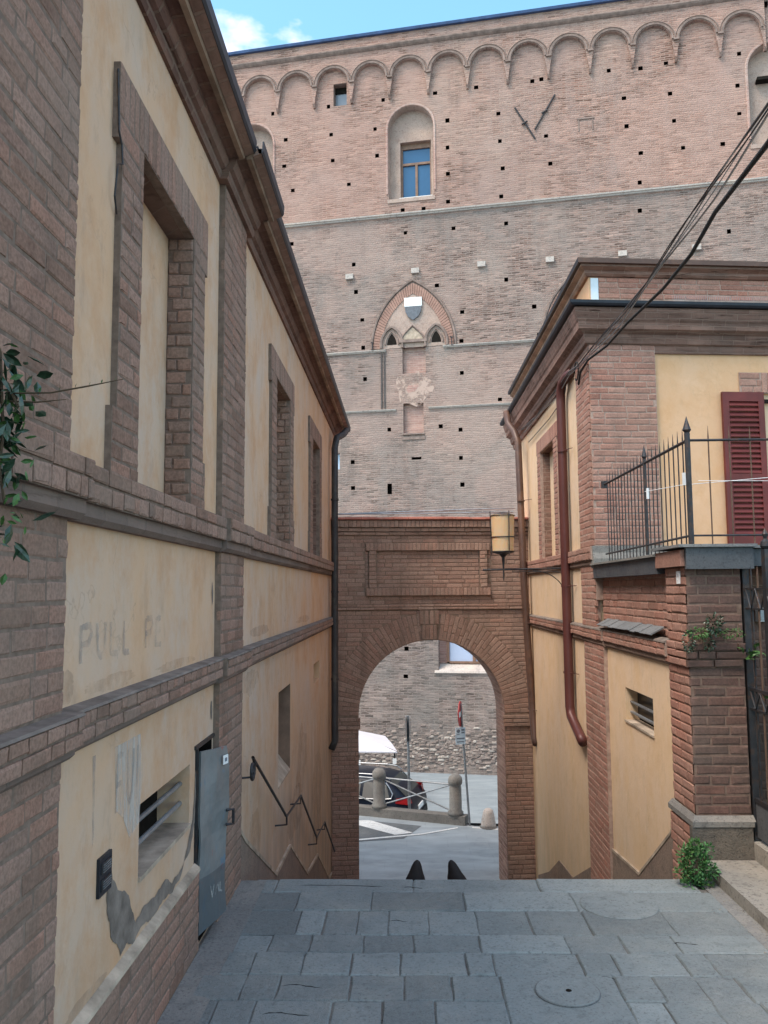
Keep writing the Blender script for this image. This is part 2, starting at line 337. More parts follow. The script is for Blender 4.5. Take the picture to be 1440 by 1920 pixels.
M['foot'] = mat_stone('worn_cement_strip', (.19,.185,.18), (.25,.24,.225), (.11,.11,.11), 4, .8, .1, .95, False)
M['coping'] = mat_stone('grey_stone_coping', (.17,.16,.15), (.25,.235,.215), (.09,.085,.08), 5, .5, .2, .85, False)
M['lead'] = mat_stone('dark_lead_sheet', (.055,.06,.07), (.085,.09,.10), (.03,.03,.035), 4, .3, .4, .6, False)
M['slate'] = mat_stone('grey_slate_flashing', (.13,.135,.14), (.20,.205,.21), (.08,.08,.08), 6, .6, .3, .6, False)
M['shutter'] = mat_plain('dark_red_shutter_paint', (.115,.018,.015), .5, var=.25, scale=3)
M['frame_brown'] = mat_plain('brown_window_frame', (.22,.13,.09), .6, scale=6)
M['white'] = mat_plain('white_paint', (.78,.78,.78), .5, var=.05)
M['white_blue'] = mat_plain('white_metal_panel', (.62,.70,.76), .4, var=.06)
M['red_sign'] = mat_plain('red_sign_enamel', (.50,.03,.035), .4, var=.08)
M['sign_grey'] = mat_plain('grey_sign_print', (.16,.18,.22), .5)
M['shield_grey'] = mat_plain('dark_grey_shield', (.12,.13,.15), .7)
M['terracotta'] = mat_plain('red_terracotta_coping', (.42,.15,.11), .8, var=.3, scale=4, rust=(.50,.30,.24))
M['shoe'] = mat_plain('dark_brown_leather', (.016,.010,.010), .8, var=.3)
M['canvas'] = mat_plain('white_canvas', (.62,.60,.64), .85, var=.03, scale=2)
M['leaf_dark'] = mat_plain('dark_glossy_leaf', (.022,.055,.028), .3, spec=.6, var=.5, scale=25)
M['leaf_mid'] = mat_plain('mid_green_leaf', (.06,.14,.035), .45, spec=.4, var=.4, scale=25)
M['leaf_bush'] = mat_plain('bright_bush_leaf', (.07,.19,.06), .42, spec=.4, var=.45, scale=30)
M['stem'] = mat_plain('woody_stem', (.09,.06,.035), .8)
M['graffiti'] = None
t = NT('faded_graffiti_paint'); p = t.pos(); t.fin((.34,.31,.29), .9)
tr = t.n('ShaderNodeBsdfTransparent'); ms = t.n('ShaderNodeMixShader', {0: t.ramp(t.noise(p, 9, 5, .6), [(.35, .97), (.72, .5)]), 1: t.b.outputs[0], 2: tr.outputs[0]})
t.t.links.new(ms.outputs[0], t.out.inputs[0]); M['graffiti'] = t.m
t = NT('pale_overpaint'); p = t.pos(); t.fin((.60,.58,.55), .9)
tr = t.n('ShaderNodeBsdfTransparent'); ms = t.n('ShaderNodeMixShader', {0: t.ramp(t.noise(t.scaled(p, (1, 5, 1)), 5, 5, .6), [(.3, 1), (.62, .45)]), 1: t.b.outputs[0], 2: tr.outputs[0]})
t.t.links.new(ms.outputs[0], t.out.inputs[0]); M['overpaint'] = t.m
t = NT('battered_grey_door'); p = t.pos()
c = t.mix(t.ramp(t.noise(p, 3, 5, .6), [(.35, 0), (.7, 1)]), (.17,.19,.20), (.27,.29,.30))
c = t.mix(t.ramp(t.noise(t.scaled(p, (6, 6, 3)), 2.2, 3), [(.60, 0), (.66, .6)]), c, (.13,.24,.36))
c = t.mix(t.ramp(t.noise(t.scaled(p, (4, 4, 5)), 2.6, 3), [(.665, 0), (.70, .6)]), c, (.40,.10,.09))
z = t.n('ShaderNodeSeparateXYZ', {0: p}).outputs[2]
c = t.mix(t.math('MULTIPLY', t.math('LESS_THAN', z, .36), .75), c, (.11,.125,.14))
M['door_metal'] = t.fin(c, .45, t.bump(t.noise(p, 4, 3), .6, .03), metallic=.35, spec=.4)
def mat_glass(name, col, rough=.08, var=.2):
    t = NT(name); p = t.pos(); c = t.mix(t.noise(p, 1.5, 3), tuple(x * (1 - var) for x in col), tuple(x * (1 + var) for x in col))
    return t.fin(c, rough, None, spec=.6)
M['glass_blue'] = mat_glass('sky_tinted_window_glass', (.03,.09,.19))  # blue sky reflection of the panes is put into the base colour
M['glass_pale'] = mat_glass('pale_window_glass', (.42,.50,.66), .15, .1)
M['glass_car_rear'] = mat_glass('grey_green_car_glass', (.03,.035,.032), .5)
M['glass_dark'] = mat_glass('dark_car_glass', (.010,.014,.018), .3)
M['glass_dark'].node_tree.nodes['Principled BSDF'].inputs['Specular IOR Level'].default_value = .2
M['glass_grey'] = mat_glass('grey_window_glass', (.22,.24,.28), .2)
t = NT('amber_lantern_glass'); p = t.pos()
c = t.mix(t.ramp(t.noise(p, 9, 4), [(.4, 0), (.7, .6)]), (.66,.43,.23), (.60,.47,.34))
M['amber'] = t.fin(c, .35, None, spec=.4); t.b.inputs['Transmission Weight'].default_value = 0; t.b.inputs['Subsurface Weight'].default_value = .3
M['paint_black'] = mat_plain('blue_black_car_paint', (.004,.008,.018), .38, 0, .18, var=.1)
M['chrome'] = mat_plain('satin_chrome', (.30,.31,.33), .4, 1.0, var=.05)
M['rubber'] = mat_plain('black_rubber', (.02,.02,.02), .8)
M['lamp_red'] = mat_plain('red_tail_lamp', (.24,.008,.01), .3, var=.2)
def mat_road(name, a, b_, dark):
    t = NT(name); p = t.pos()
    br = t.n('ShaderNodeTexBrick', {'Vector': p, 'Color1': (.2, .2, .2, 1), 'Color2': (1, 1, 1, 1), 'Mortar': (0, 0, 0, 1), 'Scale': 1, 'Mortar Size': .012, 'Mortar Smooth': .3, 'Brick Width': .75, 'Row Height': .42})
    c = t.mix(t.noise(p, 1.5, 4), a, b_); c = t.mix(t.math('MULTIPLY', br.outputs['Fac'], .22), c, dark)
    c = t.mix(t.ramp(t.noise(p, 2.5, 6, .65), [(.5, 0), (.7, .5)]), c, dark)
    c = t.mix(t.ramp(t.noise(t.scaled(p, (1, 3, 1)), 1.1, 5, .6), [(.45, 0), (.65, .5)]), c, tuple(x * 1.35 for x in b_))
    return t.fin(c, .62, t.bump(t.noise(p, 30, 3), .3, .005), spec=.35)
M['street'] = mat_road('street_paving', (.27,.30,.32), (.33,.36,.375), (.19,.205,.215))
M['road'] = mat_road('lower_road_paving', (.20,.235,.26), (.25,.28,.30), (.15,.17,.18))
M['asphalt'] = mat_stone('grey_asphalt', (.12,.13,.135), (.165,.175,.18), (.08,.085,.09), 6, .5, .3, .85, False)
M['paint_line'] = mat_stone('worn_white_marking', (.62,.62,.60), (.74,.74,.72), (.30,.30,.29), 5, .5, .2, .9, False)

# ------------------------------------------------------------------ bricks
VAR = {}
def variants(kind):
    if kind in VAR: return VAR[kind]
    cu_, cz = {'long': (.03, .13), 'short': (.06, .12)}[kind]; out = []
    rr = random.Random(5 if kind == 'long' else 9)
    for i in range(20):
        j = lambda a: rr.uniform(-a, a)
        vs = []
        for (d, iu, iz, ju, jz) in ((-1, 0, 0, .0, .0), (-.11, 0, 0, cu_ * .35, cz * .3), (0, cu_ * 1.2, cz * 1.1, cu_ * .8, cz * .7)):
            for su, sz in ((-1, -1), (1, -1), (1, 1), (-1, 1)):
                vs.append((su * (.5 - iu) + j(ju), sz * (.5 - iz) + j(jz), d + (j(.055) if d == 0 else 0)))
        fs = [(0+k, (k+1) % 4, (k+1) % 4 + 4, k+4) for k in range(4)] + [(4+k, (k+1) % 4 + 4, (k+1) % 4 + 8, k+8) for k in range(4)] + [(8, 9, 10, 11)]
        out.append((np.array(vs), fs, rr.random()))
    VAR[kind] = out; return out

class Bricks:
    TH = .03
    def __init__(s): s.rec = []
    def one(s, pl, u, z, L, h, d, ang=0.0):
        if L < .025 or h < .015: return
        c = pl(u, z, d + random.uniform(-.0016, .0012)); ang += random.uniform(-.006, .006)
        ca, sa = math.cos(ang), math.sin(ang)
        au = pl.u * ca + Vector((0, 0, sa)); az = Vector((0, 0, ca)) - pl.u * sa
        s.rec.append((c, au, az, pl.n, L, h))
    def wall(s, pl, ua, ub, za, zb, d, course=.067, blen=.25, joint=.011, clip=None, seed=0):
        rr = random.Random(seed + int(za * 97) + int(ua * 31)); n = max(1, round((zb - za) / course)); ch = (zb - za) / n
        for i in range(n):
            z = za + (i + .5) * ch; iv = clip(z) if clip else [(ua, ub)]
            off = (i % 2) * blen * .5 + rr.uniform(-.03, .03)
            u = ua - off
            while u < ub:
                L = blen * rr.choice((1, 1, 1, .5, .85, 1)) * rr.uniform(.94, 1.05); e = u + L
                for a, b in iv:
                    x0, x1 = max(u, a, ua), min(e, b, ub)
                    if x1 - x0 > .035: s.one(pl, (x0 + x1) / 2, z + rr.uniform(-.002, .002), x1 - x0 - joint, ch - joint * rr.uniform(.7, 1.3), d)
                u = e
    def soldiers(s, pl, ua, ub, za, zb, d, w=.0625, joint=.008):
        n = max(1, round((ub - ua) / w)); w = (ub - ua) / n
        for i in range(n): s.one(pl, ua + (i + .5) * w, (za + zb) / 2, (zb - za) - joint, w - joint, d, math.pi / 2)
    def build(s, parent, mat, cap=285):
        camp = Vector((0, 0, H)); sc = []
        for r in s.rec:
            v = camp - r[0]; dist = v.length; fac = max(0, v.normalized().dot(r[3]))
            dv = (r[0] - camp); inv = dv.dot(fw); x = dv.dot(cr) / max(inv, .01); y = dv.dot(cu) / max(inv, .01)
            vis = inv > .2 and abs(x) < .47 and abs(y) < .63
            sc.append((r[4] * r[5] * fac / dist ** 2) if vis else 0)
        order = sorted(range(len(s.rec)), key=lambda i: -sc[i])
        meshes = {}
        base = wloc(parent)
        for i in order[:cap]:
            if sc[i] <= 0: continue
            c, au, az, n, L, h = s.rec[i]; kind = 'long' if L > .16 else 'short'; vi = random.randrange(20)
            if (kind, vi) not in meshes:
                vs, fs, tone = variants(kind)[vi]; b = MB(); b.add([tuple(p) for p in vs], fs, tone); meshes[(kind, vi)] = b.mesh('brick', mat)
            o = bpy.data.objects.new('brick', meshes[(kind, vi)]); COL.objects.link(o); o.parent = parent
            mt = Matrix((au * L, az * h, n * s.TH)).transposed().to_4x4(); mt.translation = c - base; o.matrix_basis = mt
        rest = [i for i in order[cap:]] + [i for i in order[:cap] if sc[i] <= 0]
        if rest:
            V = []; Fc = []; T = []
            for i in rest:
                c, au, az, n, L, h = s.rec[i]; vs, fs, tone = variants('long' if L > .16 else 'short')[random.randrange(20)]
                A = np.array([au * L, az * h, n * s.TH]); w = vs @ A + np.array(c); o_ = len(V)
                V.extend(map(tuple, w)); Fc.extend(tuple(k + o_ for k in f) for f in fs); T.extend([(tone + random.random() * .6) % 1] * len(vs))
            b = MB(); b.v = V; b.f = Fc; b.t = T
            o = obj('brickwork', b, mat, parent, fix=False); o['kind'] = 'stuff'

# ------------------------------------------------------------------ ground
PX0, PX1 = -1.10, 2.03
b = MB(); b.quad((-400, -400, -3.76), (400, -400, -3.76), (400, 400, -3.76), (-400, 400, -3.76)); struct('ground', b, M['road'])
b = MB(); b.box(-6, 2.03, -9, 5.72, -.9, -.010); struct('terrace_floor', b, M['joint'])
rows = [5.73, 5.49, 5.18, 4.83, 4.60, 4.34, 4.08, 3.80, 3.52, 3.22, 2.92, 2.6]
js = [[-.85,.04,.85],[-.68,-.22,.35,1.02],[-.63,-.48,-.29,-.11,.12,.40,.70,1.03,1.5],[-.75,-.53,-.24,.03,.39,.86,1.16,1.45],[-.80,-.54,-.29,-.04,.30,.44,.88,1.06,1.40,1.55],
      [-.80,-.63,-.28,-.02,.21,.45,1.01,1.2,1.41,1.6],[-.89,-.71,-.35,-.12,.12,.45,1.01,1.18,1.40,1.62],[-.7,-.3,.1,.45,.9,1.3,1.7],[-.9,-.4,0,.5,.8,1.3,1.7],[-.7,-.2,.2,.6,1.1,1.6],[-.8,-.4,.1,.5,1,1.5]]
floor = bpy.data.objects['terrace_floor']
def slab(x0, x1, y0, y1, ztop, th, mat, parent, g=.0045, name='paving_slab'):
    w, l = x1 - x0 - g, y1 - y0 - g; cx, cy = (x0 + x1) / 2, (y0 + y1) / 2; j = lambda a=.004: random.uniform(-a, a)
    b = MB(); ring = []
    # irregular outline: 3 extra points per side
    pts = []
    for (ax, ay), (bx_, by) in zip([(-1,-1),(1,-1),(1,1),(-1,1)], [(1,-1),(1,1),(-1,1),(-1,-1)]):
        for k in range(3):
            f = k / 3; pts.append(((ax + (bx_ - ax) * f) * w / 2 + j(), (ay + (by - ay) * f) * l / 2 + j()))
    n = len(pts); zj = j(.003)
    vs = [(x, y, -th) for x, y in pts] + [(x, y, -.006) for x, y in pts] + [(x * (1 - .014 / w * 1.0), y * (1 - .014 / l), zj + j(.0015)) for x, y in pts]
    fs = [(k, (k+1) % n, (k+1) % n + n, k + n) for k in range(n)] + [(k + n, (k+1) % n + n, (k+1) % n + 2*n, k + 2*n) for k in range(n)] + [tuple(2*n + k for k in range(n))]
    b.add(vs, fs); o = obj(name, b, mat, parent, local=True); o.location = Vector((cx, cy, ztop)) - wloc(parent)
    return o
for k in range(len(rows) - 1):
    y1, y0 = rows[k], rows[k+1]; xs = [(-1.0, -.95, -1.03)[k % 3]] + js[k] + [1.86 if k == 0 else 1.93]
    for a, c in zip(xs[:-1], xs[1:]):
        if k in (5, 6) and abs(a - .45) < .01:
            if k == 6: slab(a, c, rows[7], rows[5], 0, .05, M['slab'], floor)
            continue
        slab(a, c, y0, y1, random.uniform(-.003, .002), .05, M['slab_rough'] if random.random() < .28 else M['slab'], floor)
y = 2.6
while y > -4:
    x = -1.06 + random.uniform(0, .1)
    while x < 1.9:
        w = random.uniform(.3, .55); slab(x, min(x + w, 1.95), y - .3, y, 0, .05, M['slab'], floor); x += w
    y -= .3
b = MB(); b.box(-1.12, -.93, -6, 5.70, -.1, -.001); struct('wall_foot_strip', b, M['foot'])
b = MB(); b.box(1.90, 2.02, -6, 5.70, -.1, .0005); struct('kerb_foot_strip', b, M['foot'])
# sidewalk strip and gate sill on the right
b = MB(); b.box(2.0, 2.345, -6, 5.86, -.2, .08); struct('side_kerb', b, M['concrete'])
b = MB(); b.box(2.346, 2.55, -6, 5.98, -.2, .195); struct('gate_sill', b, M['concrete'])
b = MB(); b.box(2.551, 9, -6, 6.3, -.2, .10); struct('garden_ground', b, mat_stone('garden_soil', (.06,.05,.035), (.09,.08,.05), (.03,.03,.02), 4, .8, .1, .95, False))
# grit along the kerb
b = MB()
for i in range(240):
    x = 2.0 - abs(random.gauss(0, .07)); y = random.uniform(3.2, 5.6); s_ = random.uniform(.002, .006)
    b.add([(x-s_,y-s_,0),(x+s_,y-s_*.6,0),(x+s_*.7,y+s_,0),(x-s_*.8,y+s_,0),(x,y,s_*1.3)], [(0,1,4),(1,2,4),(2,3,4),(3,0,4)])
tag(obj('gravel', b, M['concrete']), 'loose grit lying along the foot of the right kerb', 'gravel')['kind'] = 'stuff'

# stairs: three flights with landings
def flight(b, y0, y1, z0, n, drop):
    tr = (y1 - y0) / n
    for i in range(n):
        z = z0 - drop * (i + 1) / n; b.box(-1.14, 1.98, y0 + tr * i, y0 + tr * (i + 1), z - .4, z)
b = MB(); flight(b, 5.725, 7.3, 0, 5, .95); b.box(-1.14, 1.98, 7.3, 8.3, -1.4, -.953); flight(b, 8.3, 9.85, -.95, 5, .90); b.box(-1.14, 1.98, 9.85, 10.9, -2.3, -1.853)
flight(b, 10.9, 12.7, -1.85, 5, .85); struct('stone_stairs', b, M['slab'])
# street platform at the arch foot; its far edge follows the barrier
b = MB(); top = [(-14, 12.6), (14, 12.6), (14, 16.2), (1.33, 16.9), (.95, 17.2), (-8, 20.45), (-14, 20.45)]
b.prism([(x, y, -3.9) for x, y in top], (0, 0, 1.2)); struct('street', b, M['street'])
b = MB(); b.add([(1.0, 17.15, -2.704), (14, 16.15, -2.704), (14, 19.0, -3.757), (1.0, 19.4, -3.757), (1.0, 17.15, -3.8), (14, 16.15, -3.8)], [(0,1,2,3),(0,3,4),(1,5,2)]); struct('street_ramp', b, M['street'])
b = MB(); b.quad((-8, 14.3, -2.696), (-.05, 16.05, -2.696), (.30, 16.9, -2.696), (-8, 19.8, -2.696)); struct('asphalt_patch', b, M['asphalt'])
# painted lines
b = MB(); b.add([(-1.35, 17.30, -2.692), (-.72, 17.28, -2.692), (.12, 16.42, -2.692), (-.22, 16.28, -2.692)], [(0,1,2,3)])
struct('road_marking', b, M['paint_line'])
b = MB(); b.add([(-2.2, 15.55, -2.692), (-.9, 15.92, -2.692), (.3, 16.30, -2.692), (1.0, 16.72, -2.692), (1.0, 16.80, -2.692), (.3, 16.38, -2.692), (-.9, 16.01, -2.692), (-2.2, 15.64, -2.692)], [(0,1,6,7),(1,2,5,6),(2,3,4,5)])
struct('road_edge_line', b, M['paint_line'])
b = MB(); b.add([(1.28, 16.75, -2.696), (1.75, 16.62, -2.696), (1.8, 16.70, -2.696), (1.28, 16.84, -2.696)], [(0,1,2,3)]); struct('kerb_line', b, M['paint_line'])

# ================================================================== LEFT HOUSE
LP = Pl(-1.14, 0, 0, 1, 1, 0)
house = thing('ochre_house', 'weathered ochre plaster house with brown brick pilasters on the left of the alley', 'house', (-1.14, 6, 0))
YE = 13.75
W1, W2, W3 = (3.43, 4.30), (7.23, 8.10), (10.15, 10.97)
WZ = (2.345, 3.80)
vent = (3.63, 4.47, .68, 1.0); slot = (7.58, 8.35, .165, 1.0); blind = (10.48, 11.2, .76, 1.0); hatch = (4.58, 4.97, .0, 1.06)
holes = [(*W1, *WZ), (*W2, *WZ), (*W3, *WZ), vent, slot, blind, hatch]
b = MB(); LP.sheet(b, 2.66, YE, -3.0, 4.6, 0, holes); obj('plaster_wall', b, M['plaster_left'], house)
b = MB()   # hidden bulk of the house: back, near end, top
b.box(-6.5, -1.62, -7, YE, -3.2, 4.6)
b.quad(LP(YE, -3, 0), LP(YE, -3, -.6), LP(YE, 4.6, -.6), LP(YE, 4.6, 0)); b.quad(LP(2.66, 4.6, 0), LP(YE, 4.6, 0), LP(YE, 4.6, -.6), LP(2.66, 4.6, -.6))
obj('inner_wall', b, M['plaster_left'], house)
# pilaster backing (mortar)
b = MB(); LP.box(b, -7, 2.695, -1, 4.46, -.5, .0362); LP.box(b, 5.0, 5.70, -3, 4.46, -.02, .0362); split('mortar_bed', b, M['mortar_left'], house)
B = Bricks()
B.wall(LP, .9, 2.705, 0, 1.372, .04); B.wall(LP, .9, 2.705, 1.52, 2.15, .04); B.wall(LP, .9, 2.705, 2.35, 4.45, .04)
for za, zb in ((-1.2, 1.372), (1.52, 2.15), (2.35, 4.45)): B.wall(LP, 4.995, 5.705, za, zb, .04, seed=3)
PI_side = Pl(-1.14, 4.993, 1, 0, 0, -1)
# plinth
b = MB(); LP.box(b, 2.70, 4.60, -.3, .42, -.02, .0242); split('mortar_bed', b, M['mortar_left'], house)
B.wall(LP, 2.71, 4.605, 0, .42, .028, seed=5)
b = MB(); LP.extr(b, 2.70, 4.60, [(0, .42), (.034, .42), (.030, .435), (0, .455)]); obj('plinth_lip', b, M['lip'], house)
# dado following the stairs
dl = [(5.70, .34), (6.0, .16), (7.43, -.53), (8.31, -.55), (9.75, -1.28), (10.88, -1.42), (12.5, -2.25), (12.9, -2.3)]
b = MB(); LP.poly(b, dl + [(12.9, -3), (5.70, -3)], -.01, .014); obj('dado', b, M['dado'], house)
b = MB()
for (a, c), (e, f) in zip(dl[:-1], dl[1:]): LP.poly(b, [(a, c - .012), (e, f - .012), (e, f + .02), (a, c + .02)], 0, .02)
obj('dado_lip', b, M['lip'], house)
# string courses, breaking forward over the pilasters
def bands(pl, B, segs, sgn_end, mat_m, mat_lip, parent, seed=0):
    bm_ = MB(); bl = MB(); bu = MB()
    for ua, ub, e in segs:
        pl.box(bm_, ua, ub, 2.21, 2.345, -.02, .070 + e); pl.extr(bu, ua, ub, [(-.01, 2.145), (.030 + e, 2.145), (.050 + e, 2.165), (.050 + e, 2.21), (-.01, 2.21)])
        B.wall(pl, ua, ub, 2.282, 2.347, .080 + e, .065, .24, seed=seed); B.wall(pl, ua, ub, 2.208, 2.282, .080 + e, .074, .125, seed=seed + 1)
        pl.box(bm_, ua, ub, 1.405, 1.505, -.02, .058 + e); pl.extr(bu, ua, ub, [(-.01, 1.365), (.018 + e, 1.365), (.035 + e, 1.38), (.035 + e, 1.405), (-.01, 1.405)])
        B.wall(pl, ua, ub, 1.455, 1.507, .068 + e, .052, .125, seed=seed + 2); B.wall(pl, ua, ub, 1.402, 1.455, .068 + e, .053, .20, seed=seed + 3)
        pl.extr(bl, ua, ub, [(-.01, 1.506), (.070 + e, 1.506), (.062 + e, 1.514), (-.01, 1.522)])
    split('string_course_core', bm_, mat_m, parent); obj('moulding', bu, mat_lip[0], parent); obj('ledge', bl, mat_lip[1], parent)
M['mould_l'] = mat_courses('string_moulding_left', (0, 1), [(.16,.11,.095),(.22,.155,.13),(.26,.185,.155)], (.15,.115,.10), .5, .24, (.13,.11,.10), .6, .02)
bands(LP, B, [(-2, 2.74, .03), (2.74, 4.96, 0), (4.96, 5.74, .03), (5.74, YE, 0)], 1, M['mortar_left'], (M['mould_l'], M['ledge']), house)
# window surrounds with ears
def surround(pl, B, ua, ub, parent, mat_m, big=True, d=.03, flip=False):
    o0, o1 = ua - .27, ub + .25
    bm_ = MB()
    for (a, c, z0, z1) in ((o0, ua, 2.345, WZ[1]), (ub, o1, 2.345, WZ[1]), (o0, o1, WZ[1], 4.02)): pl.box(bm_, a, c, z0, z1, -.02, d - .0042)
    pl.box(bm_, o0 - .05, ua - .005, 2.34, 2.62, -.025, d - .0037); pl.box(bm_, o0 - .05, ua - .005, 3.70, 4.015, -.025, d - .0037)
    pl.box(bm_, ub + .005, o1 + .05, 2.34, 2.62, -.025, d - .0037); pl.box(bm_, ub + .005, o1 + .05, 3.70, 4.015, -.025, d - .0037)
    split('surround_bed', bm_, mat_m, parent)
    B.wall(pl, o0 - .05, ua, 2.345, 2.62, d, blen=.25); B.wall(pl, ub, o1 + .05, 2.345, 2.62, d)
    B.wall(pl, o0, ua, 2.62, 3.70, d); B.wall(pl, ub, o1, 2.62, 3.70, d)
    B.wall(pl, o0 - .05, ua, 3.70, 3.80, d); B.wall(pl, ub, o1 + .05, 3.70, 3.80, d)
    B.soldiers(pl, o0 - .05, o1 + .05, 3.80, 4.02, d)
def blind_window(pl, ua, ub, parent, m_back, far_pl, m_mort, B, depth=.115, mat_rev=None):
    w = obj('blind_window', MB().quad(pl(ua, WZ[0], -depth), pl(ub, WZ[0], -depth), pl(ub, WZ[1], -depth), pl(ua, WZ[1], -depth)), m_back, parent)
    b = MB(); pl.inset(b, ua, ub, *WZ, -.0205, depth - .02, back=False); r_ = obj('reveal', b, m_mort, w)
    return w
M['reveal_l'] = mat_courses('reveal_brick_left', (1, 1), [(.15,.09,.072),(.21,.13,.105),(.25,.155,.12)], (.20,.145,.12), .064, .25, (.14,.11,.09), .5, .12)
M['reveal_r'] = mat_courses('reveal_brick_right', (1, 1), [(.19,.105,.08),(.28,.155,.12),(.33,.19,.15)], (.32,.22,.17), .064, .25, (.2,.14,.11), .4, .12)
for W in (W1, W2, W3):
    surround(LP, B, *W, house, M['mortar_left']); blind_window(LP, *W, house, M['plaster_left'], None, M['reveal_l'], B)
# far reveal of the near window is close enough to build its bricks
rv = Pl(-1.14 - .115, W1[1] - .004, 1, 0, 0, -1); B.wall(rv, 0.0, .14, *WZ, .004, blen=.14, seed=11)
rv2 = Pl(-1.14 - .115, W2[1] - .004, 1, 0, 0, -1); B.wall(rv2, 0.0, .14, *WZ, .004, blen=.14, seed=12)
B.build(house, M['brick_left'])
# small openings
def opening(pl, h, depth, parent, mat, back, name='vent_window', sill=None):
    w = obj(name, MB().quad(*[pl(u, z, -depth) for u, z in ((h[0], h[2]), (h[1], h[2]), (h[1], h[3]), (h[0], h[3]))]), back, parent)
    b = MB(); pl.inset(b, *h, .0, depth, back=False); obj('frame', b, mat, w)
    return w
w = opening(LP, vent, .17, house, M['plaster_left'], M['dark'])
b = MB(); LP.poly(b, [(3.63, .68), (4.47, .68), (4.47, .70), (3.63, .70)], -.165, .010); obj('sill', b, M['lip'], w)
for z in (.80, .90):
    b = MB(); b.tube([LP(3.60, z, -.05), LP(4.50, z, -.05)], .012); obj('bar', b, M['steel'], w)
w = opening(LP, slot, .13, house, M['frame_brown'], M['slot_back'], 'slot_window')
b = MB(); LP.extr(b, slot[0] + .001, slot[1] - .001, [(-.128, .33), (0.003, .17), (0.003, .155), (-.128, .155)]); obj('sloping_sill', b, M['lip'], w)
opening(LP, blind, .10, house, M['plaster_front'], M['frame_brown'], 'small_window')
# hatch with battered metal door standing ajar
b = MB(); LP.inset(b, *hatch, .0, .35); obj('door_recess', b, M['dark'], house)
b = MB(); LP.box(b, 4.60, 4.60 + .012, .0, 1.06, -.03, .012); LP.box(b, 4.56, 4.99, 1.055, 1.075, -.03, .012); obj('door_frame', b, M['iron'], house)
b = MB(); nu, nz_ = 6, 16; vs = []
for i in range(nu + 1):
    for j in range(nz_ + 1):
        fu, fz = i / nu, j / nz_
        yy = 4.625 + .29 * fu; xx = -1.118 + .085 * fu + .012 * math.sin(fz * 7 + fu * 3) * fu + .01 * mnoise.noise(Vector((fu * 3, fz * 5, 1)))
        zz = .10 + .915 * fz + (.02 * (1 - fu) if j == nz_ else 0) + (-.03 * (1 - fu) if j == 0 else 0); vs.append((xx, yy, zz))
fs = [(i*(nz_+1)+j, (i+1)*(nz_+1)+j, (i+1)*(nz_+1)+j+1, i*(nz_+1)+j+1) for i in range(nu) for j in range(nz_)]
b.add(vs, fs); n0 = len(vs); b.add([(x - .012, y + .004, z) for x, y, z in vs], [tuple(reversed(f)) for f in fs])
rim = [j for j in range(nz_+1)] + [i*(nz_+1)+nz_ for i in range(1, nu+1)] + [nu*(nz_+1)+j for j in range(nz_-1, -1, -1)] + [i*(nz_+1) for i in range(nu-1, 0, -1)]
for a, c in zip(rim, rim[1:] + rim[:1]): b.f.append((a, c, c + n0, a + n0))
door = obj('metal_door', b, M['door_metal'], house, smooth=False); door['label'] = 'battered grey metal hatch door standing ajar'
dp = Pl(-1.108, 4.625, .085, .29, .29, -.085)
b = MB(); dp.box(b, .21, .265, .925, .975, .008, .012); obj('sticker', b, M['white'], door)
b = MB(); dp.box(b, .225, .25, .94, .96, .0125, .0135); obj('sticker_print', b, M['sign_grey'], door)
b = MB(); b.tube([dp(.27, .66, .0), dp(.30, .66, .03), dp(.30, .58, .03), dp(.27, .58, .0)], .009, 6); obj('latch', b, M['iron'], door)
SCR = dp
# cement patch where the plaster has come away
pt = [(3.27,.90),(3.31,.80),(3.37,.74),(3.51,.67),(3.55,.60),(3.60,.53),(3.72,.555),(3.96,.545),(4.15,.50),(4.33,.515),(4.50,.56),(4.585,.68),(4.60,.83),(4.585,.95),(4.57,.83),(4.54,.70),(4.44,.585),(4.3,.475),(4.12,.462),(3.95,.47),(3.8,.462),(3.67,.48),(3.58,.455),(3.5,.49),(3.42,.47),(3.38,.53),(3.33,.56),(3.29,.65),(3.26,.69),(3.25,.76)]
for _ in range(3):
    q_ = []
    for (a, c), (e, f) in zip(pt, pt[1:] + pt[:1]):
        L_ = math.hypot(e - a, f - c); q_ += [(a, c), ((a + e) / 2 + random.gauss(0, L_ * .06), (c + f) / 2 + random.gauss(0, L_ * .06))]
    pt = q_
b = MB(); n = len(pt); b.add([LP(u, z, .0025) for u, z in pt], [tuple(f) for f in tessellate_polygon([[Vector((u, z, 0)) for u, z in pt]])]); obj('bare_render_patch', b, M['render_bare'], house)
b = MB(); b.add([LP(u, z, .002) for u, z in [(3.30,1.30),(3.62,1.30),(3.66,1.12),(3.62,.93),(3.50,.90),(3.42,1.0),(3.33,1.05)]], [tuple(range(7))]); obj('overpainted_patch', b, M['overpaint'], house)
b = MB(); b.add([LP(u, z, .002) for u, z in [(3.07,1.31),(3.10,1.31),(3.10,1.0),(3.085,.98)]], [(0,1,2,3)]); obj('paint_run', b, M['graffiti'], house)
def text_on(pl, s, u, z, size, d, mat, parent, name, ext=0, sx=1.0, rev=False):
    cv = bpy.data.curves.new('lettering', 'FONT'); cv.body = s; cv.size = size; cv.extrude = ext
    o = bpy.data.objects.new('tmp', cv); COL.objects.link(o); bpy.context.view_layer.update()
    dg = bpy.context.evaluated_depsgraph_get(); me = bpy.data.meshes.new_from_object(o.evaluated_get(dg)); bpy.data.objects.remove(o)
    uu = pl.u * (-1 if rev else 1)
    for v in me.vertices:
        p_ = pl(u, z, d) + uu * v.co.x * sx + Vector((0, 0, v.co.y)) + pl.n * v.co.z; v.co = p_
    me.materials.clear(); me.materials.append(mat); me.name = name
    return obj(name, me, mat, parent)
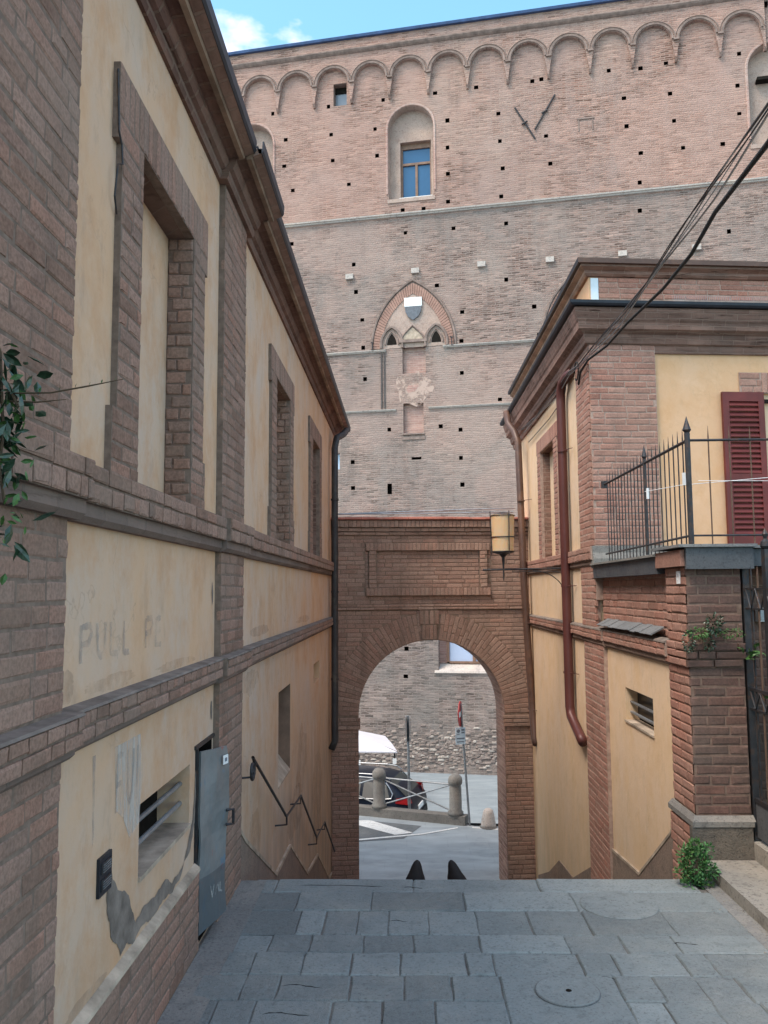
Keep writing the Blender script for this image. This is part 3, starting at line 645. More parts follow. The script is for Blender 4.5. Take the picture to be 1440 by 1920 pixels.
def stroke(b, pl, pts, w, d):
    P_ = [Vector((u, z)) for u, z in pts]; q = []
    for a, c in zip(P_[:-1], P_[1:]):
        for k in range(4): q.append(a.lerp(c, k / 4))
    q.append(P_[-1]); L_, R_ = [], []
    for k, a in enumerate(q):
        tt = (q[min(k+1, len(q)-1)] - q[max(k-1, 0)]).normalized(); nn = Vector((-tt.y, tt.x)) * w * .5 * random.uniform(.7, 1.2); L_.append(a + nn); R_.append(a - nn)
    n = len(q); b.add([pl(v.x, v.y, d) for v in L_ + R_], [(k, k+1, k+1+n, k+n) for k in range(n - 1)])
GL = {'P': [[(0,0),(0,1)],[(0,.95),(.5,1),(.65,.75),(.45,.5),(0,.48)]], 'U': [[(0,1),(.05,.2),(.3,0),(.55,.2),(.6,1)]], 'L': [[(0,1),(.02,.05),(.5,0)]], 'E': [[(.5,1),(0,.95),(0,.02),(.55,0)],[(0,.5),(.4,.52)]], 'F': [[(0,0),(0,1),(.6,1)],[(0,.5),(.4,.52)]], 'I': [[(0,0),(.05,1)]], 'V': [[(0,1),(.3,0),(.6,1)]], 'M': [[(0,0),(.1,1),(.35,.3),(.6,1),(.7,0)]]}
def scribble(word, pl, u, z, h, w, d, mat, parent, sw=.02):
    for ch in word:
        if ch != ' ':
            b = MB()
            for k_, st_ in enumerate(GL[ch]): stroke(b, pl, [(u + x * w + random.uniform(-.006, .006), z + y * h + random.uniform(-.006, .006)) for x, y in st_], sw, d + k_ * .0004)
            o = obj('painted_letter', b, mat, parent); o['kind'] = 'stuff' if False else ''
            del o['kind']
        u += w * (.95 if ch != 'I' else .5)
scribble('PULL PE', LP, 2.93, 1.66, .13, .155, .003, M['graffiti'], house, .026)
scribble('VML', SCR, .08, .24, .06, .055, .012, M['overpaint'], door, .008)
scribble('FUI', LP, 3.33, 1.04, .22, .13, .003, M['graffiti'], house, .026)
def blob(pl, u, z, ru, rz, d, mat, parent, name, seed):
    rr = random.Random(seed); pts = []
    for a in np.linspace(0, 2 * math.pi, 40, endpoint=False):
        k = 1 + .45 * mnoise.noise(Vector((math.cos(a) * 1.3, math.sin(a) * 1.3, seed * 3.1))) + .25 * mnoise.noise(Vector((math.cos(a) * 5, math.sin(a) * 5, seed))) ; pts.append((u + ru * k * math.cos(a), z + rz * k * math.sin(a)))
    b = MB(); b.add([pl(x, y, d) for x, y in pts], [tuple(f) for f in tessellate_polygon([[Vector((x, y, 0)) for x, y in pts]])]); return obj(name, b, mat, parent)
for i, (u, z, ru, rz) in enumerate(((2.80, 1.58, .09, .05), (3.25, 1.56, .30, .03), (4.2, 1.55, .4, .02), (3.05, .47, .2, .03), (6.2, 1.24, .30, .10), (9.3, .1, .45, .35), (8.8, -.35, .6, .2), (6.4, .05, .3, .2), (10.9, -.7, .6, .5), (6.6, 1.60, .4, .04), (9.4, 1.60, .6, .04))):
    blob(LP, u, z, ru, rz, .0016 + i * .0001, M['stain'] if i % 3 else M['stain_dark'], house, 'stain', i)
for i, (u, z, ru, rz) in enumerate(((2.745, 1.12, .03, .05), (2.74, .80, .028, .07), (4.94, 1.22, .02, .05), (5.80, 1.0, .03, .08), (5.76, .6, .03, .1), (2.76, 1.95, .02, .05), (4.93, 1.9, .015, .06), (5.79, 1.85, .03, .05))):
    blob(LP, u, z, ru, rz, .003, M['render_bare'], house, 'chipped_plaster', 30 + i)
for i, (u, z, ru, rz) in enumerate(((9.6, 1.2, .3, .08), (10.9, -.3, .6, .3), (12.2, .3, .4, .5), (9.4, -.2, .12, .4))):
    pass
# cornice, eave and gutter
def cornice(pl, ua, ub, e, parent, m1, m2, m3, z=4.46):
    b = MB(); pl.extr(b, ua, ub, [(-.05, z), (.02+e, z), (.03+e, z+.025), (.03+e, z+.055), (.055+e, z+.065), (.075+e, z+.10), (.075+e, z+.125), (.10+e, z+.132), (.145+e, z+.135), (.145+e, z+.15), (-.05, z+.20)])
    o = obj('cornice', b, m1, parent)
    b = MB(); pl.extr(b, ua, ub, [(.135+e, z+.151), (.140+e, z+.118), (.168+e, z+.122), (.180+e, z+.150), (.180+e, z+.185), (-.05, z+.215), (-.05, z+.201)]); obj('eave_band', b, m2, o)
    b = MB(); pl.extr(b, ua, ub, [(.172+e, z+.186), (.178+e, z+.138), (.232+e, z+.158), (.232+e, z+.186)]); obj('fascia', b, M['cornice_r'], o)
    b = MB(); pl.extr(b, ua, ub, [(.20+e, z+.20), (.215+e, z+.158), (.234+e, z+.157), (.245+e, z+.175), (.248+e, z+.235), (.238+e, z+.235), (.236+e, z+.188), (.215+e, z+.19), (.21+e, z+.21)]); obj('gutter', b, m3, o)
    return o
for ua, ub, e in ((-6, 2.78, .045), (2.78, 4.92, 0), (4.92, 5.80, .045), (5.80, YE + .25, 0)): cornice(LP, ua, ub, e, house, M['cornice_l'], M['cornice_lip'], M['gutter'])
b = MB(); LP.extr(b, -7, YE + .2, [(.20, 4.69), (.20, 4.72), (-2.6, 5.75), (-2.6, 5.6)]); LP.extr(b, -7, YE + .2, [(-2.6, 5.6), (-2.6, 5.75), (-5.6, 4.7), (-5.6, 4.6)]); obj('roof', b, M['tile'], house)
# downpipe at the far end
b = MB(); b.tube([(-.93, 13.5, 4.55), (-.96, 13.2, 4.42), (-1.03, 12.75, 4.28), (-1.05, 12.62, 4.1), (-1.05, 12.6, 2), (-1.05, 12.6, -.3), (-1.10, 12.55, -.42)], .052, 10)
pp_ = obj('downpipe', b, M['pipe_dark'], house, True); b = MB()
for z in (3.3, 1.9, .6): b.lathe((-1.05, 12.61, z), [(.06, -.015), (.06, .015)], 12)
split('pipe_clamp', b, M['iron'], pp_, 24)
# cable stapled down the wall beside window surround
b = MB(); b.tube([LP(3.105, 3.98, .02), LP(3.105, 3.72, .03), LP(3.14, 3.68, .03), LP(3.14, 3.60, .035), LP(3.10, 3.58, .03), LP(3.10, 3.45, .02), LP(3.15, 3.40, .012)], .004, 5); obj('cable', b, M['iron'], house)

# things fixed to or leaning on the left house
t_ = thing('intercom', 'small dark intercom panel with two grilles set low in the ochre wall', 'intercom', tuple(LP(3.2, .79, 0)))
b = MB(); LP.box(b, 3.14, 3.27, .785, .925, -.01, .012); obj('plate', b, M['gutter'], t_)
for z0, z1 in ((.865, .905), (.805, .845)):
    b = MB(); LP.box(b, 3.155, 3.255, z0, z1, .010, .017); o = obj('grille', b, M['iron'], t_)
    b = MB()
    for k in range(4): LP.box(b, 3.165, 3.245, z0 + .005 + k * .0085, z0 + .008 + k * .0085, .0165, .0195)
    obj('slat', b, M['steel'], o)
HX = -1.04
t_ = thing('wall_handrail', 'black wrought iron handrail with curled end, zigzagging down the left wall', 'handrail', (HX, 5.7, .6))
curl = [(HX, 5.76 + .075 * (1 - k / 22 * .75) * math.sin(k * .42), .70 + .085 * (1 - k / 22 * .75) * math.cos(k * .42)) for k in range(22, -1, -1)]
b = MB(); b.tube(curl + [(HX, 5.84, .745), (HX, 7.42, -.04)], .011, 7); b.tube([(HX, 7.42, -.04), (HX, 7.43, -.11)], .009, 6)
b.tube([(HX, 7.42, -.04), (HX, 8.42, -.10)], .010, 7); b.tube([(HX, 8.42, -.10), (HX, 9.92, -.93)], .011, 7); b.tube([(HX, 9.92, -.93), (HX, 10.9, -1.02)], .009, 6); b.tube([(HX, 10.9, -1.02), (HX, 12.4, -1.83)], .011, 7)
obj('rail', b, M['iron'], t_)
for y, z in ((5.73, .66), (7.43, -.11), (8.40, -.17), (9.92, -1.0), (10.88, -1.1)):
    b = MB(); b.tube([(HX, y, z + .07), (HX, y, z), (-1.15, y - .02, z - .005)], .008, 6); obj('bracket', b, M['iron'], t_)

# ================================================================== RIGHT HOUSE
RP = Pl(1.98, 0, 0, 1, -1, 0)
FP = Pl(1.98, 8.6, 1, .1, .1, -1)
rh = thing('yellow_house', 'yellow ochre house with red brick corner pilaster and deep cornice on the right', 'house', (1.98, 10, 0))
RW = (10.80, 11.85)
RYE = 14.4
b = MB(); RP.sheet(b, 8.6, RYE, -3, 4.5, 0, [(*RW, WZ[0], 3.86)]); obj('plaster_wall', b, M['plaster_right'], rh)
b = MB(); b.prism([(2.0, 8.62, -3), (9.5, 9.40, -3), (9.5, RYE, -3), (2.40, RYE, -3), (2.40, 8.7, -3)], (0, 0, 7.4)); obj('inner_wall', b, M['plaster_right'], rh)
SHW = (1.86, 2.75, 2.1, 3.96)
b = MB(); FP.sheet(b, .0, 8, 2.1, 4.5, 0, [SHW]); obj('front_plaster', b, M['plaster_front'], rh)
b = MB(); RP.box(b, 8.6, 9.22, 1.5, 4.40, -.02, .0362); RP.box(b, 8.28, 9.17, -3, 1.40, -.02, .0362); FP.box(b, -.03, .68, 1.8, 4.45, -.02, .0365); split('mortar_bed', b, M['mortar_right'], rh)
B = Bricks()
B.wall(RP, 8.565, 9.22, 1.52, 2.15, .04, seed=1); B.wall(RP, 8.565, 9.22, 2.35, 4.38, .04, seed=2); B.wall(RP, 8.28, 9.17, -1.4, 1.37, .04, seed=3)
B.wall(FP, -.035, .68, 2.35, 4.47, .042, seed=4)
bandR = [(8.22, 9.24, .03), (9.24, RYE, 0), (6.30, 8.22, 0), (5.88, 6.30, .02)]
M['mould_r'] = mat_courses('string_moulding_right', (0, 1), [(.22,.14,.11),(.30,.20,.16),(.34,.24,.19)], (.2,.15,.12), .5, .24, (.2,.16,.13), .5, .02)
def bandsR():
    bm_ = MB(); bl = MB(); bu = MB()
    for ua, ub, e in ((8.56, 9.24, .02), (9.24, RYE, 0)):
        RP.box(bm_, ua, ub, 2.21, 2.345, -.02, .052 + e); RP.extr(bu, ua, ub, [(-.01, 2.145), (.02+e, 2.145), (.035+e, 2.165), (.035+e, 2.21), (-.01, 2.21)])
        B.wall(RP, ua, ub, 2.282, 2.347, .060 + e, .065, .24, seed=21); B.wall(RP, ua, ub, 2.208, 2.282, .060 + e, .074, .125, seed=22)
    for ua, ub, e in ((6.30, 8.25, 0), (8.25, 9.20, .02), (9.20, RYE, 0)):
        RP.box(bm_, ua, ub, 1.405, 1.505, -.02, .045 + e); RP.extr(bu, ua, ub, [(-.01, 1.345), (.015+e, 1.345), (.03+e, 1.365), (.03+e, 1.405), (-.01, 1.405)])
        B.wall(RP, ua, ub, 1.455, 1.507, .053 + e, .052, .125, seed=23); B.wall(RP, ua, ub, 1.402, 1.455, .053 + e, .053, .2, seed=24)
        RP.extr(bl, ua, ub, [(-.01, 1.505), (.056+e, 1.505), (.052+e, 1.518), (-.01, 1.535)])
    split('string_course_core', bm_, M['mortar_right'], rh); obj('moulding', bu, M['mould_r'], rh); obj('ledge', bl, M['ledge'], rh)
bandsR()
# blind window
bm_ = MB()
for (a, c, z0, z1) in ((10.55, RW[0], 2.345, 3.86), (RW[1], 12.10, 2.345, 3.86), (10.50, 12.15, 3.86, 4.05)): RP.box(bm_, a, c, z0, z1, -.02, .0205)
split('surround_bed', bm_, M['mortar_right'], rh)
B.wall(RP, 10.55, RW[0], 2.345, 3.86, .026, seed=5); B.wall(RP, RW[1], 12.10, 2.345, 3.86, .026, seed=6); B.soldiers(RP, 10.5, 12.15, 3.86, 4.06, .026)
w = obj('blind_window', MB().quad(RP(RW[0], WZ[0], -.12), RP(RW[1], WZ[0], -.12), RP(RW[1], 3.86, -.12), RP(RW[0], 3.86, -.12)), M['plaster_right'], rh)
b = MB(); RP.inset(b, *RW, WZ[0], 3.86, -.0205, .10, back=False); obj('reveal', b, M['reveal_r'], w)
# front window lintel
b = MB(); FP.box(b, 1.60, 3.0, 3.965, 4.19, -.02, .018); obj('lintel_bed', b, M['mortar_right'], rh)
B.wall(FP, 1.60, 1.84, 3.965, 4.19, .026, seed=8); B.soldiers(FP, 1.84, 3.0, 3.965, 4.19, .026)
B.build(rh, M['brick_right'])
# base moulding of front pilaster
b = MB(); FP.extr(b, -.06, .72, [(-.01, 2.12), (.07, 2.12), (.075, 2.22), (.05, 2.28), (.05, 2.35), (-.01, 2.35)]); obj('pilaster_base', b, M['coping'], rh)
# window and shutter
w = obj('window', MB().quad(*[FP(u, z, -.12) for u, z in ((SHW[0], SHW[2]), (SHW[1], SHW[2]), (SHW[1], SHW[3]), (SHW[0], SHW[3]))]), M['glass_grey'], rh)
b = MB(); FP.inset(b, *SHW, 0, .12, back=False); obj('reveal', b, M['plaster_front'], w)
b = MB(); FP.box(b, 1.86, 1.93, 2.1, 3.96, -.115, -.06); FP.box(b, 1.93, 2.75, 3.89, 3.96, -.115, -.06); obj('frame', b, M['shutter'], w)
b = MB(); FP.box(b, 1.86, 2.75, 3.86, 3.90, .0, .02); obj('roller_edge', b, M['dark'], w)
sh = obj('shutter', (lambda q: (FP.box(q, 1.385, 1.455, 2.36, 3.97, .02, .055), FP.box(q, 1.775, 1.84, 2.36, 3.97, .02, .055), FP.box(q, 1.455, 1.775, 3.87, 3.97, .021, .054), FP.box(q, 1.455, 1.775, 3.02, 3.10, .021, .054), FP.box(q, 1.455, 1.775, 2.36, 2.46, .021, .054), q)[-1])(MB()), M['shutter'], rh)
for z0, z1 in ((2.46, 3.02), (3.10, 3.87)):
    n = int((z1 - z0) / .052)
    for i in range(n):
        z = z0 + (i + .5) * (z1 - z0) / n; b = MB()
        b.box8([FP(1.455, z - .026, .05), FP(1.775, z - .026, .05), FP(1.775, z + .018, .026), FP(1.455, z + .018, .026), FP(1.455, z - .018, .055), FP(1.775, z - .018, .055), FP(1.775, z + .026, .031), FP(1.455, z + .026, .031)])
        obj('slat', b, M['shutter'], sh)
# cornices: along the alley and across the front, mitred at the corner
prof = [(-.05, 4.38), (.025, 4.38), (.035, 4.42), (.035, 4.455), (.065, 4.47), (.085, 4.53), (.085, 4.56), (.15, 4.60), (.155, 4.67), (.17, 4.69), (.20, 4.78), (.20, 4.81), (-.05, 4.86)]
def mitred(plA, plB, uA_end, uB_end, prof, matA, matB, parent, name='cornice'):
    # corner point for an offset d is the crossing of the two offset lines
    def corner(d, z):
        a = plA.o + plA.n * d; c = plB.o + plB.n * d; den = plA.u.x * plB.u.y - plA.u.y * plB.u.x
        w = c - a; s_ = (w.x * plB.u.y - w.y * plB.u.x) / den; q = a + plA.u * s_; return Vector((q.x, q.y, z))
    n = len(prof)
    for pl, ue, mt in ((plA, uA_end, matA), (plB, uB_end, matB)):
        b = MB(); a = [corner(d, z) for d, z in prof]; c = [pl(ue, z, d) for d, z in prof]
        b.add(a + c, [tuple(range(n)), tuple(range(2*n - 1, n - 1, -1))] + [(i, (i+1) % n, (i+1) % n + n, i + n) for i in range(n)]); o = obj(name, b, mt, parent)
    return o
mitred(RP, FP, RYE + .2, 8, prof, M['cornice_r'], M['cornice_f'], rh)
gp = [(.16, 4.845), (.20, 4.818), (.235, 4.82), (.252, 4.838), (.256, 4.868), (.246, 4.868), (.243, 4.848), (.205, 4.838), (.16, 4.86)]
mitred(RP, FP, RYE + .25, 8, gp, M['gutter'], M['gutter'], rh, 'gutter')
mitred(RP, FP, RYE + .2, 8, [(.2, 4.865), (.2, 4.875), (-.1, 4.93), (-.1, 4.88)], M['tile'], M['tile'], rh, 'eave_tiles')
# attic storey
AR = Pl(2.0, 0, 0, 1, -1, 0); AF = Pl(2.0, 8.68, 1, .1, .1, -1)
b = MB(); b.prism([AR(8.68, 4.86), AF(7.6, 4.86), Vector((9.4, RYE, 4.86)), AR(RYE, 4.86)], (0, 0, .38)); at = obj('attic_wall', b, M['plaster_front'], rh)
B2 = Bricks(); B2.wall(AF, 0.10, 3.4, 5.0, 5.235, .012, course=.06, seed=4); b = MB(); AF.box(b, .1, 7, 4.87, 5.235, -.01, .004); split('mortar_bed', b, M['mortar_right'], rh); B2.build(rh, M['brick_right'], 60)
b = MB(); AF.box(b, .02, .10, 4.90, 5.22, .0, .016); obj('metal_corner_strip', b, M['white_blue'], rh)
b = MB(); AF.box(b, .10, .80, 4.88, 4.975, .005, .02); obj('lead_upstand', b, M['slate'], rh)
mitred(AR, AF, RYE + .1, 7.5, [(-.05, 5.235), (.03, 5.235), (.05, 5.26), (.05, 5.29), (.10, 5.32), (.10, 5.345), (-.05, 5.36)], M['cornice_lip'], M['cornice_f'], rh, 'attic_cornice')
mitred(AR, AF, RYE + .1, 7.5, [(.06, 5.348), (.135, 5.345), (.14, 5.395), (.12, 5.40), (-.1, 5.42), (-.1, 5.37)], M['gutter'], M['pipe_brown'], rh, 'attic_gutter')
b = MB(); b.add([AR(8.60, 5.40, .1), AF(7.6, 5.40, .1), Vector((9.4, RYE, 6.4)), AR(RYE, 5.40, .1)], [(0,1,2,3)]); obj('roof', b, M['tile'], rh)
b = MB()
for i in range(150):
    u = .85 + i * .022
    for k in (-.012, .012): b.tube([FP(u, 4.885, .17), FP(u + k, 4.965, .17 + k)], .0012, 3)
tag(obj('bird_spikes', b, M['steel']), 'row of thin metal bird spikes along the ledge above the front cornice', 'bird spikes')
# downpipes
b = MB(); b.tube([(1.955, 9.45, 4.40), (1.93, 9.60, 4.40), (1.905, 9.78, 4.36), (1.90, 9.87, 4.28), (1.90, 9.88, 4.15), (1.90, 9.86, 2), (1.90, 9.84, .56), (1.905, 9.80, .46), (1.925, 9.40, .29), (1.93, 9.30, .25)], .055, 12)
o = obj('downpipe', b, M['pipe_red'], rh, True); o['label'] = 'dark red painted downpipe with bent foot'; b = MB()
for z in (3.55, 1.95, .95): b.lathe((1.90, 9.86, z), [(.060, -.012), (.060, .012)], 12); b.tube([(1.90, 9.82, z), (1.97, 9.62, z)], .005, 5)
split('pipe_clamp', b, M['pipe_red'], o, 34)
b = MB(); b.tube([(1.70, 13.5, 4.82), (1.72, 13.4, 4.60), (1.78, 13.15, 4.42), (1.82, 13.05, 4.25), (1.86, 13.03, 2), (1.92, 13.0, .5), (1.955, 12.98, -.32), (1.97, 12.9, -.42)], .055, 10)
o = obj('downpipe', b, M['pipe_brown'], rh, True); b = MB()
for z, x in ((3.3, 1.84), (1.4, 1.89), (.1, 1.93)): b.lathe((x, 13.02, z), [(.06, -.012), (.06, .012)], 12); b.tube([(x, 12.98, z), (1.975, 12.8, z)], .005, 5)
split('pipe_clamp', b, M['pipe_brown'], o, 34)
# dado by the stairs
dr = [(9.13, -.98), (9.28, -1.05), (10.3, -1.50), (11.2, -1.58), (12.0, -1.98), (13.0, -2.35)]
b = MB(); RP.poly(b, [(9.17, -.98)] + dr[1:] + [(13.0, -3), (9.17, -3)], -.01, .012); obj('dado', b, M['dado'], rh)

# ================================================================== GARDEN WALL, PIER, TERRACE
gw = thing('terrace_wall', 'stepped garden terrace wall with brick pier and plaster panel beside the stairs', 'wall', (2.0, 6.5, 0))
VR = (6.82, 7.66, .74, 1.03)
b = MB(); RP.sheet(b, 6.30, 8.62, -3, 1.45, 0, [VR]); obj('plaster_panel', b, M['plaster_right'], gw)
b = MB(); b.box(2.30, 4.6, 6.36, 8.6, -3, 2.06); b.box(2.03, 2.31, 6.25, 8.6, 1.45, 2.06); obj('core', b, M['mortar_right'], gw)
b = MB(); RP.box(b, 5.90, 6.345, -.5, 2.06, -.365, .005); obj('pier_core', b, M['mortar_arch'], gw)
B = Bricks(); B.TH = .03
RP2 = Pl(2.03, 0, 0, 1, -1, 0); B.wall(RP2, 6.345, 8.60, 1.535, 2.06, .008, seed=31)
PF = Pl(1.975, 5.90, 1, 0, 0, -1)
def pclip(z): return None
B.wall(RP, 5.895, 6.345, .37, 1.36, .014, seed=32); B.wall(RP, 5.895, 6.345, 1.53, 2.06, .014, seed=33); B.wall(RP, 5.885, 6.36, 1.36, 1.53, .034, course=.06, seed=34)
B.wall(RP, 5.87, 6.38, -.4, .28, .035, seed=36)
B.build(gw, M['brick_right'], 200)
B = Bricks(); B.wall(PF, -.012, .378, .37, 1.36, .010, seed=37); B.wall(PF, -.012, .378, 1.53, 2.06, .010, seed=38); B.wall(PF, -.03, .385, 1.36, 1.53, .030, course=.06, seed=39)
# wall behind the gate, under the terrace
PB = Pl(2.38, 6.30, 1, .02, .02, -1); B.wall(PB, 0, 2.4, .1, 2.06, .01, seed=41)
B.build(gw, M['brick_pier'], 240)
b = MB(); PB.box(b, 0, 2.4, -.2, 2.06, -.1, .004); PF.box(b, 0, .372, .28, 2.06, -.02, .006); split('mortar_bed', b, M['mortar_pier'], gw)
b = MB(); RP.box(b, 5.86, 6.395, .295, .33, -.375, .04); b.add([RP(5.86,.33,.04), RP(5.86,.33,-.385), RP(6.395,.33,-.385), RP(6.395,.33,.04), RP(5.89,.365,.016), RP(5.89,.365,-.38), RP(6.37,.365,-.38), RP(6.37,.365,.016)], [(0,1,5,4),(1,2,6,5),(2,3,7,6),(3,0,4,7),(4,5,6,7)]); obj('pier_base_coping', b, M['coping'], gw)
# panel dado under the plaster
dq = [(6.38, .16), (6.46, .08), (7.36, -.50), (8.29, -.58)]
b = MB(); RP.poly(b, dq + [(8.29, -3), (6.38, -3)], -.01, .014); obj('dado', b, M['dado'], gw)
b = MB()
for (a, c), (e, f) in zip(dq[:-1], dq[1:]): RP.poly(b, [(a, c - .01), (e, f - .01), (e, f + .016), (a, c + .016)], 0, .019)
obj('dado_lip', b, M['lip'], gw)
b = MB(); PF.box(b, -.04, .37, -.3, .292, -.02, .034); obj('pier_base', b, M['base_stone'], gw)
w = opening(RP, VR, .12, gw, M['plaster_right'], M['dark'])
b = MB(); RP.poly(b, [(VR[0] - .01, .725), (VR[1] + .01, .725), (VR[1] + .01, .742), (VR[0] - .01, .742)], -.115, .012); obj('sill', b, M['lip'], w)
for z in (.81, .90):
    b = MB(); b.tube([RP(6.80, z, -.05), RP(7.68, z, -.05)], .013); obj('bar', b, M['steel'], w)
b = MB(); RP.box(b, 6.83, 7.65, .76, 1.02, -.118, -.105); obj('pane', b, M['glass_dark'], w)
# terrace floor edge: dark lead fascia, caps and flashing
b = MB(); b.box(2.0, 2.04, 6.42, 8.62, 2.065, 2.155); b.box(2.02, 4.6, 5.98, 8.6, 2.07, 2.185); obj('terrace_slab', b, M['coping'], gw)
b = MB(); RP.extr(b, 6.44, 8.58, [(-.02, 2.02), (.045, 2.02), (.05, 2.15), (-.02, 2.15)]); obj('lead_fascia', b, M['lead'], gw)
b = MB(); RP.extr(b, 6.42, 8.6, [(-.10, 2.151), (.075, 2.151), (.075, 2.168), (-.10, 2.19)]); obj('coping', b, M['coping'], gw)
b = MB(); b.box(1.925, 2.40, 5.86, 6.44, 2.062, 2.175); obj('pier_cap', b, M['brick_right'], gw)
b = MB(); b.box(1.955, 2.42, 5.825, 5.858, 2.04, 2.19); b.box(2.42, 4.6, 5.90, 5.97, 2.06, 2.18); obj('front_fascia', b, M['lead'], gw)
b = MB(); b.box(1.90, 2.44, 5.80, 6.46, 2.192, 2.212); b.box(2.44, 4.6, 5.87, 6.3, 2.186, 2.205); obj('edge_slab', b, M['slate'], gw)
b = MB(); nseg = 12
for i in range(nseg):
    a, c = 6.55 + i * .15, 6.55 + i * .15 + .148; k = random.uniform(0, .01)
    RP.extr(b, a, c, [(-.03, 1.60 + k), (.075, 1.545 + k), (.085, 1.552 + k), (-.03, 1.612 + k)])
obj('slate_flashing', b, M['slate'], gw)
b = MB(); b.box(1.958, 1.966, 5.99, 6.06, 1.94, 2.03); np_ = obj('number_tile', b, M['white'], gw)
text_on(Pl(1.957, 0, 0, 1, -1, 0), '3', 6.052, 1.985, .04, .0005, M['sign_grey'], np_, 'numeral', rev=True)
text_on(Pl(1.957, 0, 0, 1, -1, 0), '0', 6.026, 1.985, .04, .0005, M['sign_grey'], np_, 'numeral', rev=True)
text_on(Pl(1.957, 0, 0, 1, -1, 0), '-', 6.04, 1.95, .05, .0005, M['sign_grey'], np_, 'dash', rev=True)

# terrace railing
tr_ = thing('terrace_railing', 'grey iron railing with spear tips around the raised terrace', 'railing', (2.04, 5.95, 2.21))
def post(x, y, z0, z1, r=.017):
    b = MB(); b.tube([(x, y, z0), (x, y, z1)], r, 6); b.lathe((x, y, z1), [(r*.8, 0), (r*1.6, .02), (r*1.1, .05), (.001, .12)], 8); obj('post', b, M['iron'], tr_)
RX = 2.04
post(RX, 5.95, 2.21, 3.02, .02); post(RX, 7.02, 2.19, 3.0, .015)
b = MB(); b.tube([(RX, 5.95, 2.965), (RX, 8.45, 2.965)], .012, 6); b.tube([(RX, 5.95, 2.28), (RX, 8.45, 2.26)], .009, 6); b.tube([(RX, 5.95, 2.965), (4.4, 5.95, 2.965)], .010, 6); b.tube([(RX, 5.95, 2.28), (4.4, 5.95, 2.28)], .008, 6)
b.lathe((RX, 8.45, 2.93), [(.03, 0), (.03, .07)], 8); obj('rail', b, M['iron'], tr_)
proto = MB().tube([(0, 0, -.02), (0, 0, .79), (0, 0, .87)], [.0055, .0055, .0008], 5).mesh('baluster', M['iron'])
for i in range(22):
    y = 6.05 + i * .108
    if abs(y - 7.02) < .04: continue
    o = bpy.data.objects.new('baluster', proto); COL.objects.link(o); o.parent = tr_; o.location = Vector((RX, y, 2.2)) - wloc(tr_)
protr = MB().tube([(0, 0, -.02), (0, 0, .79), (0, 0, .87)], [.0055, .0055, .0008], 5).mesh('baluster', M['iron_rust'])
for i in range(14):
    o = bpy.data.objects.new('baluster', protr); COL.objects.link(o); o.parent = tr_; o.location = Vector((RX + .15 + i * .148, 5.95, 2.2)) - wloc(tr_)
wire = thing('washing_line', 'thin white line strung through the terrace railing towards the shutter', 'wire', (2.03, 7.0, 2.7))
b = MB(); b.tube([(2.03, 7.0, 2.72), (2.03, 6.1, 2.66), (2.5, 5.93, 2.68), (3.4, 5.93, 2.75)], .0022, 4); b.tube([(2.1, 5.93, 2.67), (2.9, 5.93, 2.66), (3.4, 5.93, 2.66)], .0018, 4); obj('line', b, M['white'], wire)
for y in (6.92, 6.02): obj('knot', MB().box(2.02, 2.045, y - .01, y + .01, 2.65, 2.74), M['white'], wire)

# gate
gt = thing('iron_gate', 'black wrought iron garden gate with solid lower panel beside the brick pier', 'gate', (2.42, 5.9, .2))
GX = 2.385
b = MB(); b.box(GX - .022, GX + .022, 5.89, 5.94, .20, 2.12); b.lathe((GX, 5.915, 2.12), [(.022, 0), (.026, .01), (.012, .03)], 8); obj('gate_post', b, M['iron'], gt)
b = MB()
for z, h_ in ((1.90, .012), (1.765, .012), (1.215, .02), (1.08, .014), (.47, .03)): b.box(GX - .012, GX + .012, 3.6, 5.89, z - h_ / 2, z + h_ / 2)
obj('rail', b, M['iron'], gt)
b = MB(); b.box(GX - .006, GX + .006, 3.6, 5.885, .225, .47); pn = obj('solid_panel', b, M['lead'], gt)
for i in range(19):
    y = 5.80 - i * .105; b = MB(); b.tube([(GX, y, .47), (GX, y, 2.0), (GX, y, 2.06)], [.007, .007, .001], 5); obj('bar', b, M['iron_rust'] if i % 3 == 1 else M['iron'], gt)
for z0, z1 in ((1.90, 1.765), (1.20, 1.09)):
    b = MB(); b.tube([(GX - .014, 5.87 - i * .08, z1 if i % 2 else z0) for i in range(25)], .006, 5); obj('zigzag', b, M['iron'], gt)
b = MB(); b.box(GX - .02, GX + .02, 5.52, 5.575, .22, 2.16); b.lathe((GX, 5.547, 2.16), [(.02, 0), (.035, .02), (.03, .05), (.01, .07), (.02, .1), (.001, .14)], 10); obj('gate_stile', b, M['iron'], gt)
bx = thing('meter_box', 'small pale box fixed on the dark wall behind the gate bars', 'box', (2.62, 6.25, 1.66)); obj('box', MB().box(2.60, 2.69, 6.22, 6.285, 1.66, 1.76), M['white'], bx); obj('lid', MB().box(2.61, 2.68, 6.21, 6.219, 1.67, 1.75), M['steel'], bx)

